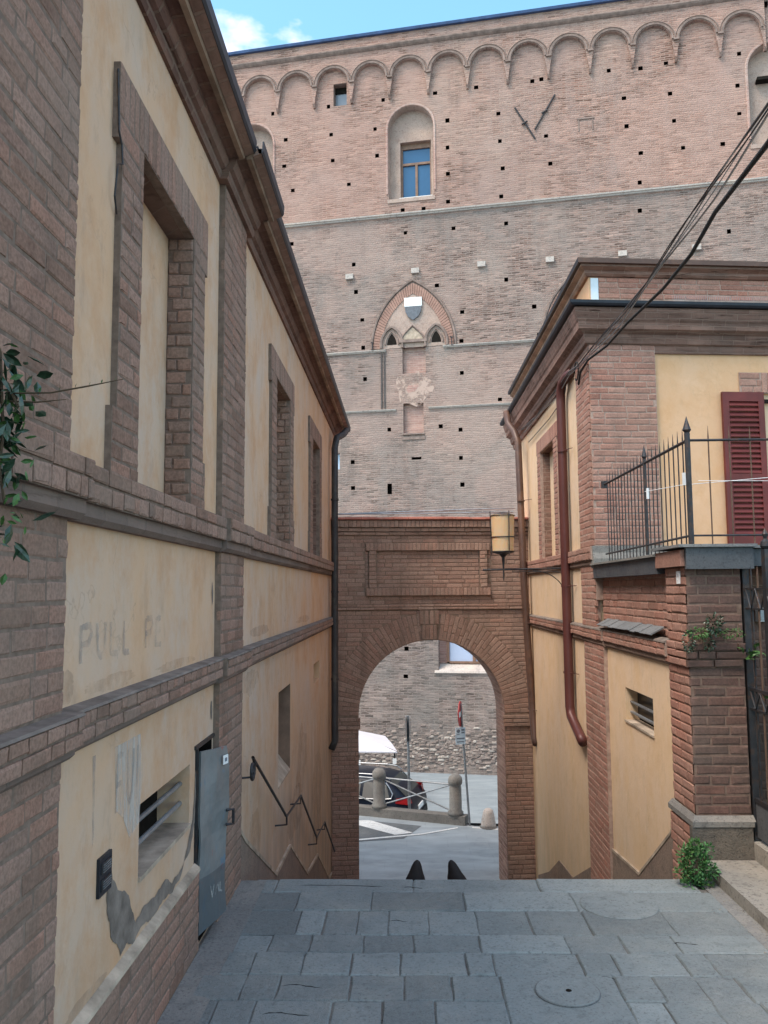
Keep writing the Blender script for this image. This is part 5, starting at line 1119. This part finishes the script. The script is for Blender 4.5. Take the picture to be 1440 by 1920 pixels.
# ================================================================== STREET FURNITURE
barr = thing('street_barrier', 'stone post barrier with crossed iron rails on a low kerb, beyond the arch', 'barrier', (.95, 17.05, -2.7))
bd = Vector((-1.55, .57, 0)).normalized()
def bp(s_, z, off=0): q = Vector((.98, 17.08, 0)) + bd * s_ + Vector((bd.y, -bd.x, 0)) * off * -1; return Vector((q.x, q.y, z))
b = MB()
b.box8([bp(-.22, -2.7, -.12), bp(6, -2.7, -.12), bp(6, -2.7, .12), bp(-.22, -2.7, .12), bp(-.22, -2.53, -.12), bp(6, -2.53, -.12), bp(6, -2.53, .12), bp(-.22, -2.53, .12)]); obj('kerb', b, M['coping'], barr)
for s_ in (0, 1.64, 3.28, 4.92):
    q = bp(s_, -2.53); b = MB(); b.lathe(q, [(.155, 0), (.155, .06), (.125, .09), (.12, .52), (.112, .56), (.108, .58), (.138, .60), (.145, .66), (.13, .73), (.08, .785), (.02, .80)], 18); obj('stone_post', b, M['coping'], barr, True)
for i in range(3):
    a, c = i * 1.64 + .12, (i + 1) * 1.64 - .12; b = MB(); b.tube([bp(a, -1.95), bp(c, -1.93)], .018, 6); obj('rail', b, M['steel'], barr)
    b = MB(); b.tube([bp(a, -1.97), bp(c, -2.45)], .016, 6); b.tube([bp(a, -2.45), bp(c, -1.97)], .016, 6); obj('cross_brace', b, M['steel'], barr)
bl_ = thing('stone_bollard', 'short worn stone bollard at the street edge right of the barrier', 'bollard', (1.60, 16.8, -2.7))
obj('shaft', MB().lathe((1.60, 16.8, -2.7), [(.15, 0), (.145, .08), (.11, .26), (.09, .33), (.05, .36), (.01, .365)], 14), M['palace_trim'], bl_, True)
obj('base_ring', MB().lathe((1.60, 16.8, -2.7), [(.17, 0), (.17, .02)], 14), M['coping'], bl_)
s2 = thing('no_entry_sign', 'leaning pole with red no entry disc and small white notice below', 'road sign', (1.245, 16.93, -2.7))
b = MB(); b.tube([(1.245, 16.93, -2.7), (1.10, 16.95, -.34)], .022, 8); obj('pole', b, M['steel'], s2)
def disc(b, c, nrm, r_, th, n=28):
    nrm = Vector(nrm).normalized(); x = nrm.cross(Vector((0, 0, 1))).normalized(); z = x.cross(nrm)
    A = [Vector(c) + (x * math.cos(2*math.pi*k/n) + z * math.sin(2*math.pi*k/n)) * r_ for k in range(n)]
    b.prism(A, nrm * th); return x, z
nr = Vector((.965, -.26, .02)); nr = Vector((-math.sin(R(-76.5)), -math.cos(R(-76.5)), 0))
b = MB(); x_, z_ = disc(b, (1.085, 16.93, -.54), nr, .25, .012); o = obj('disc', b, M['red_sign'], s2)
c_ = Vector((1.085, 16.93, -.54)) + nr * .0125; b = MB(); b.prism([c_ - x_*.19 - z_*.05, c_ + x_*.19 - z_*.05, c_ + x_*.19 + z_*.05, c_ - x_*.19 + z_*.05], nr * .003); obj('white_bar', b, M['white'], o)
n2 = Vector((.35, -.94, 0)).normalized(); x2 = Vector((.94, .35, 0)); c2 = Vector((1.085, 16.90, -.965)); Z = Vector((0, 0, 1))
b = MB(); b.prism([c2 - x2*.105 - Z*.165, c2 + x2*.105 - Z*.165, c2 + x2*.105 + Z*.165, c2 - x2*.105 + Z*.165], n2 * .008); o = obj('notice_plate', b, M['white_blue'], s2)
b = MB()
def pr(a, c, e, f): b.prism([c2 + x2*a + Z*e + n2*.0085, c2 + x2*c + Z*e + n2*.0085, c2 + x2*c + Z*f + n2*.0085, c2 + x2*a + Z*f + n2*.0085], n2 * .002)
disc(b, c2 - x2*.045 + Z*.095 + n2*.0085, n2, .035, .002, 14); pr(.02, .085, .10, .13); pr(.02, .085, .05, .075); pr(-.085, .085, -.06, -.035); pr(-.08, .08, -.12, -.105); pr(-.08, -.02, .03, .042)
obj('notice_print', b, M['sign_grey'], o)
s1 = thing('parking_sign', 'grey pole with narrow signs seen edge-on behind the barrier', 'road sign', (.08, 17.95, -3.7))
b = MB(); b.tube([(.075, 17.95, -3.75), (.045, 17.95, -.72)], .028, 8); obj('pole', b, M['steel'], s1)
for dx in (-.05, .04):
    b = MB(); b.box(.045 + dx, .057 + dx, 17.75, 18.12, -1.25, -.74); o = obj('sign_plate', b, M['steel'], s1)
    b = MB(); b.box(.0572 + dx, .060 + dx, 17.77, 18.10, -1.0, -.80); obj('sign_print', b, M['glass_blue'], o)
pz_ = thing('white_parasol', 'white market parasol with peaked canopy at the left, behind the car', 'parasol', (-2.1, 22.8, -3.75))
q = [(-.22, 22.5, -2.32), (-.6, 24.6, -2.26), (-3.4, 24.6, -2.26), (-3.1, 22.0, -2.26)]; ap = Vector((-1.9, 23.3, -1.78))
b = MB(); pts = []
for k in range(4):
    a, c = Vector(q[k]), Vector(q[(k+1) % 4]); pts.append(a); pts.append((a + c) / 2 + Vector((0, 0, .03)))
for k in range(8): b.add([pts[k], pts[(k+1) % 8], ap], [(0,1,2)])
for k in range(8): a, c = pts[k], pts[(k+1) % 8]; b.quad(a, c, c - Vector((0,0,.035)), a - Vector((0,0,.035)))
obj('canopy', b, M['canvas'], pz_); obj('pole', MB().tube([(-1.9, 23.3, -3.76), (-1.9, 23.3, -1.78)], .03, 8), M['iron'], pz_)
b = MB()
for k in range(4): b.tube([ap - Vector((0,0,.05)), Vector(q[k])], .012, 5)
obj('rib', b, M['iron'], pz_)
for x, y in ((-.30, 22.55), (-1.24, 22.3)):
    b = MB(); b.tube([(x, y, -2.33), (x, y, -2.50)], .02, 5); o = obj('lamp_cord', b, M['rubber'], pz_); obj('hanging_lamp', MB().box(x - .05, x + .05, y - .05, y + .05, -2.64, -2.50), M['white'], o)

# car
car = thing('parked_estate_car', 'glossy black estate car with silver roof rails parked behind the barrier', 'car', (.10, 19.25, -3.84), rz=0)
# local frame: s along length from the rear bumper (heading), w across (+w = far side), z up
hd = Vector((-math.cos(R(13)), math.sin(R(13)), 0)); wd = Vector((math.sin(R(13)), math.cos(R(13)), 0)); c0 = Vector((.10, 19.25, -3.84)) + wd * .9
def K(s_, w, z): return c0 + hd * s_ + wd * w + Vector((0, 0, z * .94 + .08))
st = [(-.02,.38,.60,.72,.74,.74,.80,.70),(.03,.28,.62,.84,.88,.80,.86,.78),(.12,.24,.62,.96,1.00,.86,.88,.74),(.35,.22,.62,.99,1.20,.88,.88,.68),(.62,.22,.62,1.00,1.40,.895,.89,.63),(.90,.22,.62,1.00,1.46,.90,.89,.62),(1.6,.22,.62,.99,1.49,.90,.89,.62),(2.3,.22,.62,.97,1.48,.90,.89,.61),(2.8,.22,.62,.95,1.42,.90,.89,.60),(3.3,.22,.62,.93,1.12,.90,.88,.66),(3.6,.22,.62,.90,.94,.90,.86,.78),(4.2,.24,.60,.82,.85,.88,.82,.72),(4.5,.28,.56,.70,.72,.82,.76,.66),(4.62,.36,.52,.58,.59,.72,.66,.6)]
def ring(q):
    s_, zl, zm, zb, zr, wm, wb, wr = q; up_ = []
    half = [(wm * .93, zl), (wm, zl + .12), (wm, zm), (wb, zb), (wr + (wb - wr) * .12, zb + (zr - zb) * .82), (wr, zr - .02 if zr - zb > .1 else zr), (wr * .5, zr + .02)]
    return [K(s_, -w, z) for w, z in half] + [K(s_, w, z) for w, z in half[::-1]]
b = MB(); rings = [ring(q) for q in st]; n = 14
for r_ in rings: b.v += [tuple(p_) for p_ in r_]
for i in range(len(rings) - 1):
    for k in range(n): k2 = (k + 1) % n; b.f.append((i*n+k, i*n+k2, (i+1)*n+k2, (i+1)*n+k))
b.f.append(tuple(range(n))); b.f.append(tuple((len(rings)-1)*n + k for k in reversed(range(n))))
body = obj('body', b, M['paint_black'], car, True)
def side(qs, out, mat, name, sgn=-1, par=None):
    # quads on the body side between belt and roof; qs = [(s, f0, f1)] fractions of the glass height
    b = MB(); V_ = []
    for s_, f0, f1 in qs:
        for a, c in zip(st[:-1], st[1:]):
            if a[0] <= s_ <= c[0]:
                f = (s_ - a[0]) / (c[0] - a[0]); L_ = [x + (y - x) * f for x, y in zip(a, c)]; break
        _, zl, zm, zb, zr, wm, wb, wr = L_; wt_ = wr + (wb - wr) * .12; zt = zb + (zr - zb) * .82
        for f in (f0, f1): V_.append(K(s_, sgn * (wb + (wt_ - wb) * f + out), zb + (zt - zb) * f))
    b.v = [tuple(v) for v in V_]
    for i in range(len(qs) - 1): b.f.append((2*i, 2*i+2, 2*i+3, 2*i+1))
    return obj(name, b, mat, par or car)
for sg in (-1, 1):
    side([(.50, .12, .75), (.62, .06, .95), (1.15, .06, 1.0)], .008, M['glass_dark'], 'side_window', sg); side([(1.22, .06, 1.0), (2.05, .06, 1.0)], .008, M['glass_dark'], 'side_window', sg); side([(2.12, .06, 1.0), (2.8, .06, .97), (3.15, .06, .7)], .008, M['glass_dark'], 'side_window', sg)
    tr2 = [K(s_, sg * w, z) for s_, w, z in ((3.25, .90, .97), (2.3, .905, 1.0), (1.6, .905, 1.02), (.62, .90, 1.03), (.46, .885, 1.05), (.43, .85, 1.15), (.55, .76, 1.31), (.62, .70, 1.37))]
    obj('chrome_trim', MB().tube(tr2, .014, 6), M['chrome'], car)
    b = MB(); b.tube([K(.55, sg*.60, 1.42), K(.68, sg*.60, 1.50), K(.9, sg*.59, 1.535), K(2.4, sg*.58, 1.545), K(2.7, sg*.58, 1.50), K(2.78, sg*.58, 1.44)], .015, 6); obj('roof_rail', b, M['chrome'], car)
    b = MB(); b.add([K(.08, sg*.885, .92), K(.36, sg*.905, .95), K(.34, sg*.90, 1.06), K(.20, sg*.885, 1.09), K(.10, sg*.86, 1.07), K(.03, sg*.60, .90), K(.08, sg*.60, 1.04)], [(0,1,2,3,4),(0,4,6,5)]); obj('tail_lamp', b, M['lamp_red'], car)
    for s_ in (.95, 3.75):
        b = MB(); A = [K(s_ + .32*math.cos(a), sg*.905, .32 + .32*math.sin(a)) for a in np.linspace(0, 2*math.pi, 22, endpoint=False)]; b.prism(A, wd * (-sg * .2)); wh = obj('wheel', b, M['rubber'], car)
        b = MB(); A = [K(s_ + .22*math.cos(a), sg*.909, .32 + .22*math.sin(a)) for a in np.linspace(0, 2*math.pi, 16, endpoint=False)]; b.prism(A, wd * (sg * .006)); obj('rim', b, M['chrome'], wh)
    b = MB(); b.tube([K(1.32, sg*.905, .88), K(1.52, sg*.905, .88)], .014, 6); b.tube([K(2.3, sg*.905, .86), K(2.5, sg*.905, .86)], .014, 6); obj('door_handle', b, M['chrome'], car)
b = MB(); b.add([K(.16, -.66, 1.06), K(.16, .66, 1.06), K(.56, .52, 1.385), K(.56, -.52, 1.385)], [(0,1,2,3)]); o = obj('rear_window', b, M['glass_car_rear'], car)
b = MB(); b.box8([K(-.06, -.70, .42), K(-.06, .70, .42), K(.06, .70, .42), K(.06, -.70, .42), K(-.04, -.72, .56), K(-.04, .72, .56), K(.06, .72, .56), K(.06, -.72, .56)]); obj('bumper', b, M['rubber'], car)
b = MB(); b.box8([K(-.055, -.24, .66), K(-.055, .24, .66), K(-.02, .24, .66), K(-.02, -.24, .66), K(-.045, -.24, .76), K(-.045, .24, .76), K(-.0, .24, .76), K(-.0, -.24, .76)]); obj('number_plate', b, M['white'], car)

# ================================================================== ON THE TERRACE
mh = thing('manhole_cover', 'round stone cover with a small centre hole, in the nearest large slab', 'manhole cover', (.757, 4.17, 0))
def ringmesh(b, c, r0, r1, z, n=40):
    for k in range(n):
        a, e = 2*math.pi*k/n, 2*math.pi*(k+1)/n; b.quad((c[0]+r0*math.cos(a), c[1]+r0*math.sin(a), z), (c[0]+r1*math.cos(a), c[1]+r1*math.sin(a), z), (c[0]+r1*math.cos(e), c[1]+r1*math.sin(e), z), (c[0]+r0*math.cos(e), c[1]+r0*math.sin(e), z))
b = MB(); b.lathe((.757, 4.17, 0), [(.150, -.02), (.150, .005), (.147, .009)], 40); obj('disc', b, M['slab'], mh)
b = MB(); b.lathe((.757, 4.17, 0), [(.1535, -.02), (.1535, .0062)], 40); obj('joint_ring', b, M['asphalt'], mh)
b = MB(); b.lathe((.762, 4.165, .0), [(.016, .0), (.014, .0112)], 9); obj('finger_hole', b, M['dark'], mh)
rr = random.Random(2)
for x0, y0, L_, r_ in ((-.70, 5.60, .55, .004), (-.02, 5.57, .12, .003), (.62, 5.34, .12, .003), (-.10, 5.02, .10, .003), (1.42, 4.72, .14, .003), (-.62, 4.22, .2, .004), (-.66, 3.95, .22, .004), (-.12, 3.9, .1, .003), (.95, 4.32, .07, .0025)):
    b = MB(); b.tube([(x0 + L_ * f, y0 + .012 * math.sin(f * 5) + rr.uniform(-.004, .004), -.0005) for f in np.linspace(0, 1, 9)], [.0006] + [r_ * rr.uniform(.5, 1) for _ in range(7)] + [.0006], 5); obj('crack', b, M['rubber'], floor, local=True)
mh2 = thing('worn_manhole_cover', 'faint worn circular stone cover by the top step near the bush', 'manhole cover', (1.30, 5.30, 0))
b = MB(); b.lathe((1.28, 5.27, 0), [(.23, -.02), (.23, .004), (.226, .007)], 40); obj('disc', b, M['slab'], mh2)
b = MB(); b.lathe((1.28, 5.27, 0), [(.232, -.02), (.232, .0045)], 40); obj('joint_ring', b, M['slab_rough'], mh2)

def shoe(cx, lean, label, yawz):
    b = MB(); zb = -.19
    prof = [(0, .040, .030), (.012, .046, .036), (.05, .052, .040), (.10, .062, .046), (.13, .072, .05), (.16, .062, .044), (.185, .050, .036), (.205, .043, .030), (.225, .037, .028), (.242, .030, .022), (.258, .022, .016), (.27, .008, .007)]
    n = 14
    for h_, w_, d_ in prof:
        q = lean * (1 - h_ / .272)
        for k in range(n):
            a = 2 * math.pi * k / n; x, y = w_ * math.cos(a), d_ * math.sin(a)
            b.v.append((cx + q + x * math.cos(yawz) - y * math.sin(yawz), 5.86 + x * math.sin(yawz) + y * math.cos(yawz), zb + h_))
    for i in range(len(prof) - 1):
        for k in range(n): k2 = (k+1) % n; b.f.append((i*n+k, i*n+k2, (i+1)*n+k2, (i+1)*n+k))
    b.f.append(tuple(reversed(range(n)))); b.f.append(tuple((len(prof)-1)*n + k for k in range(n)))
    o = obj('shoe', b, M['shoe'], None, True); rebase(o, (cx, 5.86, zb)); return tag(o, label, 'shoe', 'pair of shoes behind the top step')
shoe(.070, -.03, 'dark brown shoe with toe pointing up behind the top step, left one', .1)
shoe(.300, .085, 'dark shoe leaning outward behind the top step, right one of two', -.2)

# ================================================================== PLANTS
def leaf_mesh(L, W, mat, name='leaf'):
    b = MB(); b.add([(0,0,0), (W*.5, L*.35, -.12*W), (W*.42, L*.7, -.15*W), (0, L, -.25*W), (-W*.42, L*.7, -.15*W), (-W*.5, L*.35, -.12*W), (0, L*.5, .08*W)], [(0,1,6),(1,2,6),(2,3,6),(3,4,6),(4,5,6),(5,0,6)]); return b.mesh(name, mat)
def place_leaf(me, parent, p_, dirv, rollv=0, sc=1.0):
    d = Vector(dirv).normalized(); q = d.to_track_quat('Y', 'Z') @ Matrix.Rotation(rollv, 3, 'Y').to_quaternion()
    o = bpy.data.objects.new('leaf', me); COL.objects.link(o); o.parent = parent; o.location = Vector(p_) - wloc(parent); o.rotation_mode = 'QUATERNION'; o.rotation_quaternion = q; o.scale = (sc,) * 3
    return o
def leaf_cloud(name, parent, c, rad, n, L, W, mat, seed=0, flat=1.0, drop=0):
    rr = random.Random(seed); b = MB()
    for i in range(n):
        v = Vector((rr.gauss(0, 1), rr.gauss(0, 1), rr.gauss(0, 1))).normalized(); k = rr.uniform(.35, 1.0) ** .6; p_ = Vector(c) + Vector((v.x * rad[0], v.y * rad[1], v.z * rad[2])) * k * (1 + .18 * mnoise.noise(v * 2.3))
        d = (v + Vector((rr.uniform(-.6, .6), rr.uniform(-.6, .6), rr.uniform(-.5, .5) - drop))).normalized(); x = d.cross(Vector((rr.uniform(-1,1), rr.uniform(-1,1), 1))).normalized(); l_, w_ = L * rr.uniform(.6, 1.2), W * rr.uniform(.7, 1.1)
        nn = x.cross(d)
        b.add([p_, p_ + d*l_*.45 + x*w_*.5, p_ + d*l_, p_ + d*l_*.45 - x*w_*.5, p_ + d*l_*.5 + nn*w_*.15], [(0,1,4),(1,2,4),(2,3,4),(3,0,4)])
    return obj(name, b, mat, parent, fix=False)
bush = thing('small_bush', 'small round bright green bush growing at the foot of the brick pier', 'bush', (1.86, 5.62, 0))
leaf_cloud('foliage', bush, (1.87, 5.63, .12), (.10, .09, .115), 700, .028, .018, M['leaf_bush'], 1)
for i, (x, z, r_) in enumerate(((1.80, .20, .05), (1.93, .22, .045), (1.78, .08, .05), (1.95, .10, .05), (1.86, .25, .04), (1.83, .02, .06), (1.91, .03, .05))): leaf_cloud('foliage', bush, (x, 5.60, z), (r_, r_, r_), 90, .028, .018, M['leaf_bush'] if i % 2 else M['leaf_mid'], 60 + i)
b = MB()
for i in range(12): a = i * .52; b.tube([(1.86, 5.63, 0), (1.86 + .05*math.cos(a), 5.63 + .05*math.sin(a), .09), (1.86 + .08*math.cos(a), 5.63 + .08*math.sin(a), .19)], .003, 4)
obj('stem', b, M['stem'], bush)
fern = thing('ledge_plant', 'trailing fern-like plant rooted on the ledge of the brick pier', 'plant', (2.05, 5.85, 1.55))
for i, (c, rd, n, l_) in enumerate((((2.13, 5.83, 1.66), (.055, .04, .07), 120, .03), ((2.02, 5.83, 1.60), (.09, .04, .035), 150, .024), ((1.95, 5.83, 1.54), (.045, .035, .07), 110, .022), ((2.24, 5.83, 1.60), (.09, .03, .035), 130, .02), ((2.09, 5.83, 1.53), (.035, .03, .06), 80, .024))):
    leaf_cloud('foliage', fern, c, rd, n, l_, l_ * .6, M['leaf_mid'] if i % 2 else M['leaf_dark'], 20 + i, drop=.4)
b = MB()
for p_ in ((1.93, 1.46), (2.02, 1.6), (2.13, 1.70), (2.28, 1.60), (2.09, 1.48)): b.tube([(2.06, 5.87, 1.55), ((2.06 + p_[0]) / 2, 5.84, p_[1] + .03), (p_[0], 5.82, p_[1])], .003, 4)
obj('stem', b, M['stem'], fern)
gp_ = thing('garden_shrub', 'dark leafy shrub pressing against the inside of the iron gate', 'shrub', (2.75, 5.5, .1))
leaf_cloud('foliage', gp_, (2.85, 5.45, .95), (.33, .5, .75), 1500, .07, .04, M['leaf_dark'], 5)
b = MB()
for i in range(8): b.tube([(2.8, 5.5, .08), (2.8 + .1*math.sin(i*2), 5.5 + .15*math.cos(i*2), .8), (2.85 + .2*math.sin(i*2), 5.45 + .3*math.cos(i*2), 1.5)], [.02, .012, .004], 5)
obj('stem', b, M['stem'], gp_)
lm = leaf_mesh(.085, .032, M['leaf_mid']); rr = random.Random(4)
for i in range(46):
    z = rr.uniform(1.05, 1.52) if i % 3 else rr.uniform(.5, 1.0); y = rr.uniform(5.2, 5.78); place_leaf(lm, gp_, (2.47 + rr.uniform(0, .06), y, z), (rr.uniform(-1, .2), rr.uniform(-.8, .8), rr.uniform(-.5, .8)), rr.uniform(-1, 1), rr.uniform(.6, 1.1))
lz = thing('oleander_sprig', 'long leaved green sprig leaning out over the pier ledge beside the gate', 'plant', (2.38, 5.80, 1.45))
for i in range(14):
    a = i * .9; place_leaf(lm, lz, (2.31 + .02 * (i % 5), 5.80, 1.43 + .006 * i), (math.cos(a), -.5, .45 * math.sin(a * 1.7)), a, .9)
obj('stem', MB().tube([(2.42, 5.84, 1.36), (2.36, 5.81, 1.43), (2.28, 5.78, 1.52)], .003, 4), M['stem'], lz)

vine = thing('hanging_vine', 'glossy dark vine with loose leaves hanging at the left edge', 'vine', (-1.05, 1.95, 1.9))
lv = [leaf_mesh(.030, .012, M['leaf_mid']), leaf_mesh(.045, .014, M['leaf_dark']), leaf_mesh(.060, .024, M['leaf_dark']), leaf_mesh(.05, .022, M['leaf_dark']), leaf_mesh(.035, .016, M['leaf_mid'])]
rr = random.Random(12); b = MB()
stems = [[(-1.06, 1.9, 2.75), (-1.0, 2.0, 2.50), (-.985, 2.0, 2.30), (-1.0, 2.0, 2.08), (-.99, 2.0, 1.90)], [(-1.06, 1.9, 2.5), (-.98, 2.0, 2.42), (-.95, 2.0, 2.36)], [(-1.06, 1.9, 2.3), (-.99, 2.0, 2.2), (-.975, 2.0, 2.12)]]
for s_ in stems: b.tube(s_, .004, 5)
obj('stem', b, M['stem'], vine)
cl = [((-1.01, 2.0, 2.45), .03, 18), ((-1.0, 2.0, 2.31), .03, 18), ((-1.0, 2.0, 2.24), .025, 14), ((-.985, 2.0, 2.41), .035, 22), ((-.965, 2.0, 2.345), .030, 14), ((-.975, 2.0, 2.28), .030, 14), ((-.985, 2.0, 2.20), .025, 10), ((-.98, 2.0, 2.11), .028, 12), ((-.975, 2.0, 2.05), .02, 8), ((-.995, 2.0, 1.93), .014, 4), ((-1.0, 2.0, 2.50), .03, 8)]
for c, s_, n in cl:
    for i in range(int(n * 2.2)):
        p_ = Vector(c) + Vector((rr.gauss(-.012, s_), rr.gauss(0, .05), rr.gauss(0, s_))); place_leaf(rr.choice(lv), vine, p_, (rr.uniform(-.7, 1), rr.uniform(-.8, .6), rr.uniform(-1.2, .5)), rr.uniform(-1.5, 1.5), rr.uniform(.75, 1.15))
tw = [[(-.97, 2.0, 2.395), (-.87, 2.0, 2.395), (-.78, 2.0, 2.41), (-.69, 2.0, 2.427)], [(-.97, 2.0, 2.375), (-.90, 2.0, 2.372), (-.83, 2.0, 2.378)]]
b = MB()
for s_ in tw: b.tube(s_, [.0022] * (len(s_) - 1) + [.0008], 4)
obj('twig', b, M['stem'], vine)
for x in (-.90, -.85, -.81, -.775, -.745, -.71): place_leaf(lv[0], vine, (x, 2.0, 2.395 + max(0, x + .87) * .18), (.3, -.2, .8), rr.uniform(-1, 1), .35 if x > -.8 else .5)
